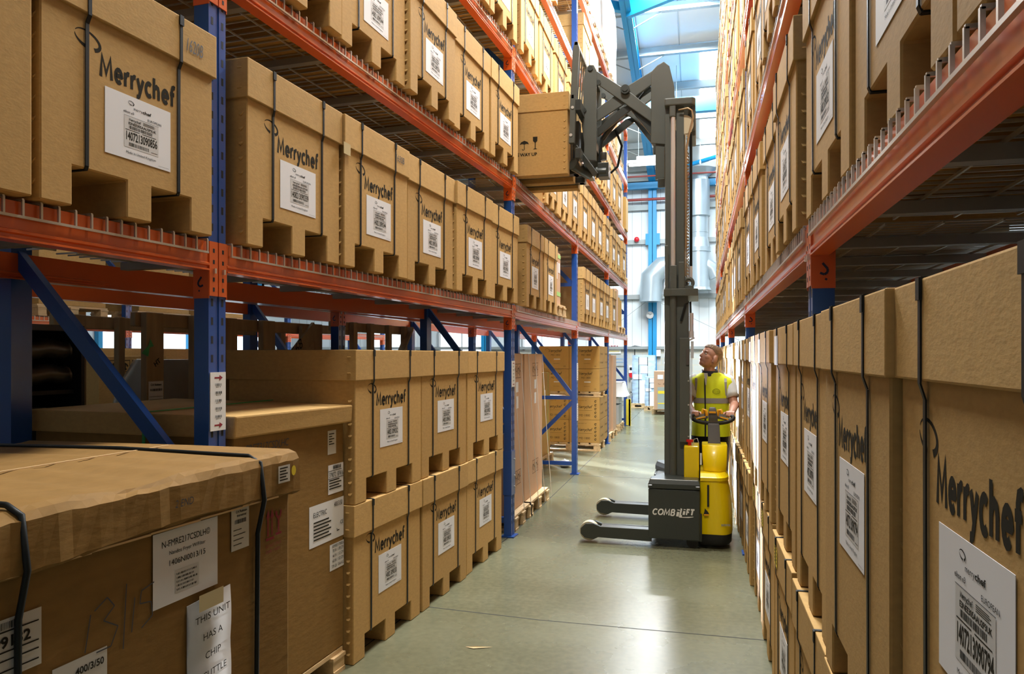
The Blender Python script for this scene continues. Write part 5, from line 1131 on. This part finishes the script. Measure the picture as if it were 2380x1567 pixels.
# ------------------------------------------------------------------ the operator
PX = (.10, 7.47, 0)
man = None
def person():
    L = local(PX)
    b = MB()
    def cap(p, q, r1, r2, n=12):
        b.cyl(p, q, r1, n, r2); b.ell(p, (r1, r1, r1), n, 8); b.ell(q, (r2, r2, r2), n, 8)
    HC = Vector((.098, 7.40, 1.625))
    # legs
    for x, yy in ((.02, 7.49), (.19, 7.52)):
        cap((x, yy, .90), (x, yy + .01, .50), .085, .06); cap((x, yy + .01, .50), (x, yy + .02, .10), .055, .040); b.ell((x, yy - .05, .045), (.045, .12, .045))
    # trunk
    b.ell((.105, 7.48, .97), (.155, .11, .14)); b.ell((.105, 7.46, 1.16), (.145, .10, .18)); b.ell((.105, 7.455, 1.30), (.155, .105, .14)); cap((-.03, 7.46, 1.395), (.24, 7.46, 1.395), .065, .065)
    cap((.10, 7.455, 1.40), (.085, 7.425, 1.52), .062, .056)
    # arms: shoulder, elbow, wrist
    SL, EL, WL = Vector((-.055, 7.45, 1.385)), Vector((-.115, 7.33, 1.17)), Vector((-.06, 7.07, 1.115))
    SR, ER, WR = Vector((.265, 7.45, 1.385)), Vector((.322, 7.36, 1.17)), Vector((.285, 7.09, 1.115))
    for s_, e_, w_ in ((SL, EL, WL), (SR, ER, WR)):
        cap(s_, e_, .052, .042); cap(e_, w_, .044, .029)
    # hands gripping the bar ends: palm, four bent fingers, thumb
    for w_, sg in ((WL, 1), (WR, -1)):
        pc = w_ + Vector((.012 * sg, -.045, .006)); b.ell(pc, (.040, .045, .020))
        for k in range(4):
            base = pc + Vector((sg * (-.030 + .020 * k), -.036 + .004 * k, .010)); ln = (.82, .97, 1.0, .9)[k]
            m_ = base + Vector((sg * .003, -.030 * ln, -.004)); t_ = m_ + Vector((sg * .002, -.012, -.030 * ln)); u_ = t_ + Vector((0, .018, -.012))
            cap(base, m_, .0098, .0092, 8); cap(m_, t_, .0092, .0085, 8); cap(t_, u_, .0085, .0075, 8)
        cap(pc + Vector((sg * .030, .0, -.004)), pc + Vector((sg * .055, -.030, .0)), .012, .010, 8); cap(pc + Vector((sg * .055, -.030, .0)), pc + Vector((sg * .060, -.055, -.012)), .010, .008, 8)
    # head: local frame, +x forward, +z up
    fw = Vector((-.80, -.50, .42)).normalized(); lf = Vector((0, 0, 1)).cross(fw).normalized(); up = fw.cross(lf)
    H3 = Matrix((fw, lf, up)).transposed(); H4 = Matrix.Translation(HC) @ H3.to_4x4()
    b.T = H4 @ Matrix.Scale(1.04, 4)
    b.ell((-.012, 0, .035), (.098, .076, .085), 20, 14); b.ell((.022, 0, -.03), (.068, .062, .082), 18, 12); b.ell((.052, 0, -.082), (.034, .036, .026)); b.ell((-.03, 0, -.03), (.065, .066, .06))
    b.ell((.074, 0, .026), (.015, .050, .012)); b.cyl((.082, 0, .012), (.100, 0, -.022), .008, 10, .011); b.ell((.097, 0, -.026), (.013, .015, .009))
    b.ell((.080, 0, -.052), (.011, .024, .006)); b.ell((.079, 0, -.062), (.011, .021, .006))
    for sg in (-1, 1):
        b.ell((.052, sg * .040, -.022), (.024, .022, .024)); b.ell((-.012, sg * .078, -.012), (.022, .009, .034)); b.ell((-.010, sg * .072, -.04), (.012, .010, .014))
    b.T = None
    me = b.mesh('tmp', M['skin']); o = bpy.data.objects.new('tmp', me); COL.objects.link(o)
    md_ = o.modifiers.new('r', 'REMESH'); md_.mode = 'VOXEL'; md_.voxel_size = .0048; sm = o.modifiers.new('s', 'SMOOTH'); sm.iterations = 4; sm.factor = .5
    dg = bpy.context.evaluated_depsgraph_get(); m2 = bpy.data.meshes.new_from_object(o.evaluated_get(dg)); bpy.data.objects.remove(o); m2.name = 'person'
    m2.materials.clear(); m2.materials.append(M['skin']); m2.materials.append(M['navy']); m2.polygons.foreach_set('use_smooth', [True] * len(m2.polygons))
    for p in m2.polygons:
        if p.center.z < .95: p.material_index = 1
    root = bpy.data.objects.new('person', m2); COL.objects.link(root); m2.transform(L); root.location = PX
    tag(root, 'person in a yellow high visibility vest holding the tiller and looking up at the load', 'person')
    def cp(name, m, fn, par=root):
        b = MB(); fn(b); o = b.build(name, M[m], root); o.matrix_local = L; return o
    # trousers
    def trs(b):
        for x, yy in ((.02, 7.49), (.19, 7.52)):
            b.loft([[(x + r * math.cos(a), yy + r * 1.1 * math.sin(a) + (1 - z) * .02, z) for a in [2 * math.pi * k / 16 for k in range(16)]] for z, r in ((.07, .068), (.30, .072), (.52, .080), (.72, .096), (.90, .102), (.98, .085))])
        b.loft([[(.105 + rx * math.cos(a), 7.485 + ry * math.sin(a), z) for a in [2 * math.pi * k / 20 for k in range(20)]] for z, rx, ry in ((.84, .15, .10), (.92, .175, .125), (1.04, .170, .12))])
    cp('trousers', 'navy', trs)
    cp('shoe', 'rubber', lambda b: [b.ell((x, yy - .05, .05), (.052, .135, .05)) for x, yy in ((.02, 7.50), (.19, 7.53))])
    # vest: lofted shell
    def vring(z, rx, ry, cy, wob=0, off=0):
        out = []
        for k in range(28):
            a = 2 * math.pi * k / 28; c_, s_ = math.cos(a), math.sin(a)
            sx = math.copysign(abs(c_) ** .75, c_); sy = math.copysign(abs(s_) ** .8, s_)
            out.append((.105 + (rx + off) * sx + wob * math.sin(5 * a + z * 9), cy + (ry + off) * sy + wob * math.cos(4 * a), z))
        return out
    VR = [(.865, .178, .135, 7.475, .006), (.93, .180, .135, 7.475, .006), (1.0, .176, .132, 7.47, .005), (1.08, .172, .128, 7.465, .004), (1.16, .174, .126, 7.46, .003), (1.26, .190, .126, 7.455, .002), (1.34, .215, .122, 7.455, .001), (1.39, .228, .114, 7.455, 0), (1.425, .205, .100, 7.455, 0), (1.445, .150, .088, 7.452, 0), (1.465, .115, .080, 7.45, 0), (1.478, .085, .070, 7.445, 0)]
    cp('vest', 'hivis', lambda b: b.loft([vring(*v) for v in VR], True, False, False))
    def band(za, zb):
        def f(b):
            rs = []
            for z in (za, (za + zb) / 2, zb):
                for (z0, *v0), (z1, *v1) in zip(VR[:-1], VR[1:]):
                    if z0 <= z <= z1:
                        t = (z - z0) / (z1 - z0); v = [p + (q - p) * t for p, q in zip(v0, v1)]; rs.append(vring(z, *v, .0035)); break
            b.loft(rs, True, False, False)
        return f
    cp('reflective_band', 'reflect', band(1.185, 1.235)); cp('reflective_band', 'reflect', band(1.05, 1.10))
    def strip(x):
        def f(b):
            rs = []
            fine = []
            for v0, v1 in zip(VR[5:-3], VR[6:-2]):
                for k in range(4): fine.append([p + (q - p) * k / 4 for p, q in zip(v0, v1)])
            for z, rx, ry, cy, w_ in fine:
                yy = cy - ry * (1 - min(.97, (abs(x - .105) / rx) ** 2.2)) ** .5 - .006; rs.append([(x - .024, yy, z), (x + .024, yy, z), (x + .024, yy + .003, z), (x - .024, yy + .003, z)])
                if z > 1.42: break
            b.loft(rs, False)
        return f
    cp('reflective_strip', 'reflect', strip(-.020)); cp('reflective_strip', 'reflect', strip(.228))
    cp('zip', 'navy', lambda b: b.loft([[(.052 + .004 * math.sin(z * 8) - .006, cy - ry - .004, z), (.052 + .004 * math.sin(z * 8) + .006, cy - ry - .004, z), (.058, cy - ry + .004, z), (.046, cy - ry + .004, z)] for z, rx, ry, cy, w_ in VR[:9]], False))
    cp('collar', 'navy', lambda b: b.loft([[(.095 + rx * math.cos(a), 7.44 + ry * math.sin(a), z + .012 * math.sin(a)) for a in [2 * math.pi * k / 22 for k in range(22)]] for z, rx, ry in ((1.445, .090, .080), (1.475, .080, .072), (1.505, .076, .072), (1.505, .070, .066), (1.46, .074, .068))], True, False, False))
    cp('shirt_front', 'tee', lambda b: b.add([(.04, 7.345, 1.475), (.075, 7.338, 1.475), (.062, 7.326, 1.36), (.055, 7.326, 1.36)], [(0, 3, 2, 1)]))
    def badge(b):
        F = face((.155, 7.326, 1.30), (1, .04, 0), (0, .05, 1)); arc(b, F, 0, 0, .034, .024, 0, 360, .003, .003, .002, 28); arc(b, F, 0, 0, .026, .014, 0, 360, .002, .002, .002, 24); write(b, F, 'COMBI', -.018, .018, -.004, .008, .002)
    cp('vest_badge', 'ink', badge)
    # shirt sleeves
    def slv(s_, e_):
        def f(b):
            d = (e_ - s_).normalized(); a = d.orthogonal().normalized(); c_ = d.cross(a); rs = []
            for t, r in ((-.075, .03), (-.05, .058), (.0, .070), (.06, .070), (.12, .066), (.165, .064), (.165, .056)):
                rs.append([s_ + d * t + (a * math.cos(q) + c_ * math.sin(q)) * (r + .003 * math.sin(3 * q + t * 40)) for q in [2 * math.pi * k / 18 for k in range(18)]])
            b.loft(rs)
        return f
    cp('shirt_sleeve', 'tee', slv(SL, EL)); cp('shirt_sleeve', 'tee', slv(SR, ER))
    # face details and hair
    def hp(name, m, fn): 
        b = MB(); b.T = L @ H4 @ Matrix.Scale(1.04, 4); fn(b); return b.build(name, M[m], root)
    hp('eye', 'eye_white', lambda b: [b.ell((.0725, sg * .030, .006), (.010, .0125, .0072), 12, 8) for sg in (-1, 1)])
    hp('iris', 'ink', lambda b: [b.ell((.0812, sg * .030 + .001, .0085), (.0022, .0052, .0052), 10, 6) for sg in (-1, 1)])
    hp('eyebrow', 'brow', lambda b: [b.tube([(.084, sg * .016, .026), (.086, sg * .030, .030), (.076, sg * .048, .024)], [.003, .004, .002], 6) for sg in (-1, 1)])
    hp('lips', 'lip', lambda b: (b.ell((.0855, 0, -.0525), (.0085, .020, .0035), 12, 6), b.ell((.0845, 0, -.060), (.0085, .017, .004), 12, 6)))
    HM = (L @ H4 @ Matrix.Scale(1.04, 4)); HI = HM.inverted(); rg = random.Random(4)
    from mathutils import noise
    sel = []
    for p in m2.polygons:
        q = HI @ p.center
        if q.z < -.06 or q.z > .2 or abs(q.x) > .15 or abs(q.y) > .12: continue
        x = q.x + .006 * noise.noise(q * 90)
        lim = .070 if x > .045 else (.030 + (x - .0) * .9 if x > 0 else (.030 if x > -.032 else max(-.05, .030 - (-.032 - x) * 4)))
        ear = abs(q.y) > .074 and -.040 < q.x < .016 and q.z < .028
        if q.z > lim + .005 * noise.noise(q * 120) and not ear: sel.append(p.index)
    used = {}; hv = []; hf = []
    for pi in sel:
        f_ = []
        for vi in m2.polygons[pi].vertices:
            if vi not in used:
                v = m2.vertices[vi]; q = HI @ v.co; up_ = min(1, max(0, (q.z - .03) / .06)); amp = .0012 + .0065 * up_ + .005 * up_ * max(0, q.x) / .07
                co = v.co + v.normal * (amp * (1 + .7 * noise.noise(q * 130)) ); used[vi] = len(hv); hv.append(tuple(co))
            f_.append(used[vi])
        hf.append(tuple(f_))
    hb_ = MB(); hb_.add(hv, hf, True); hb_.build('hair', M['hair'], root)
person()
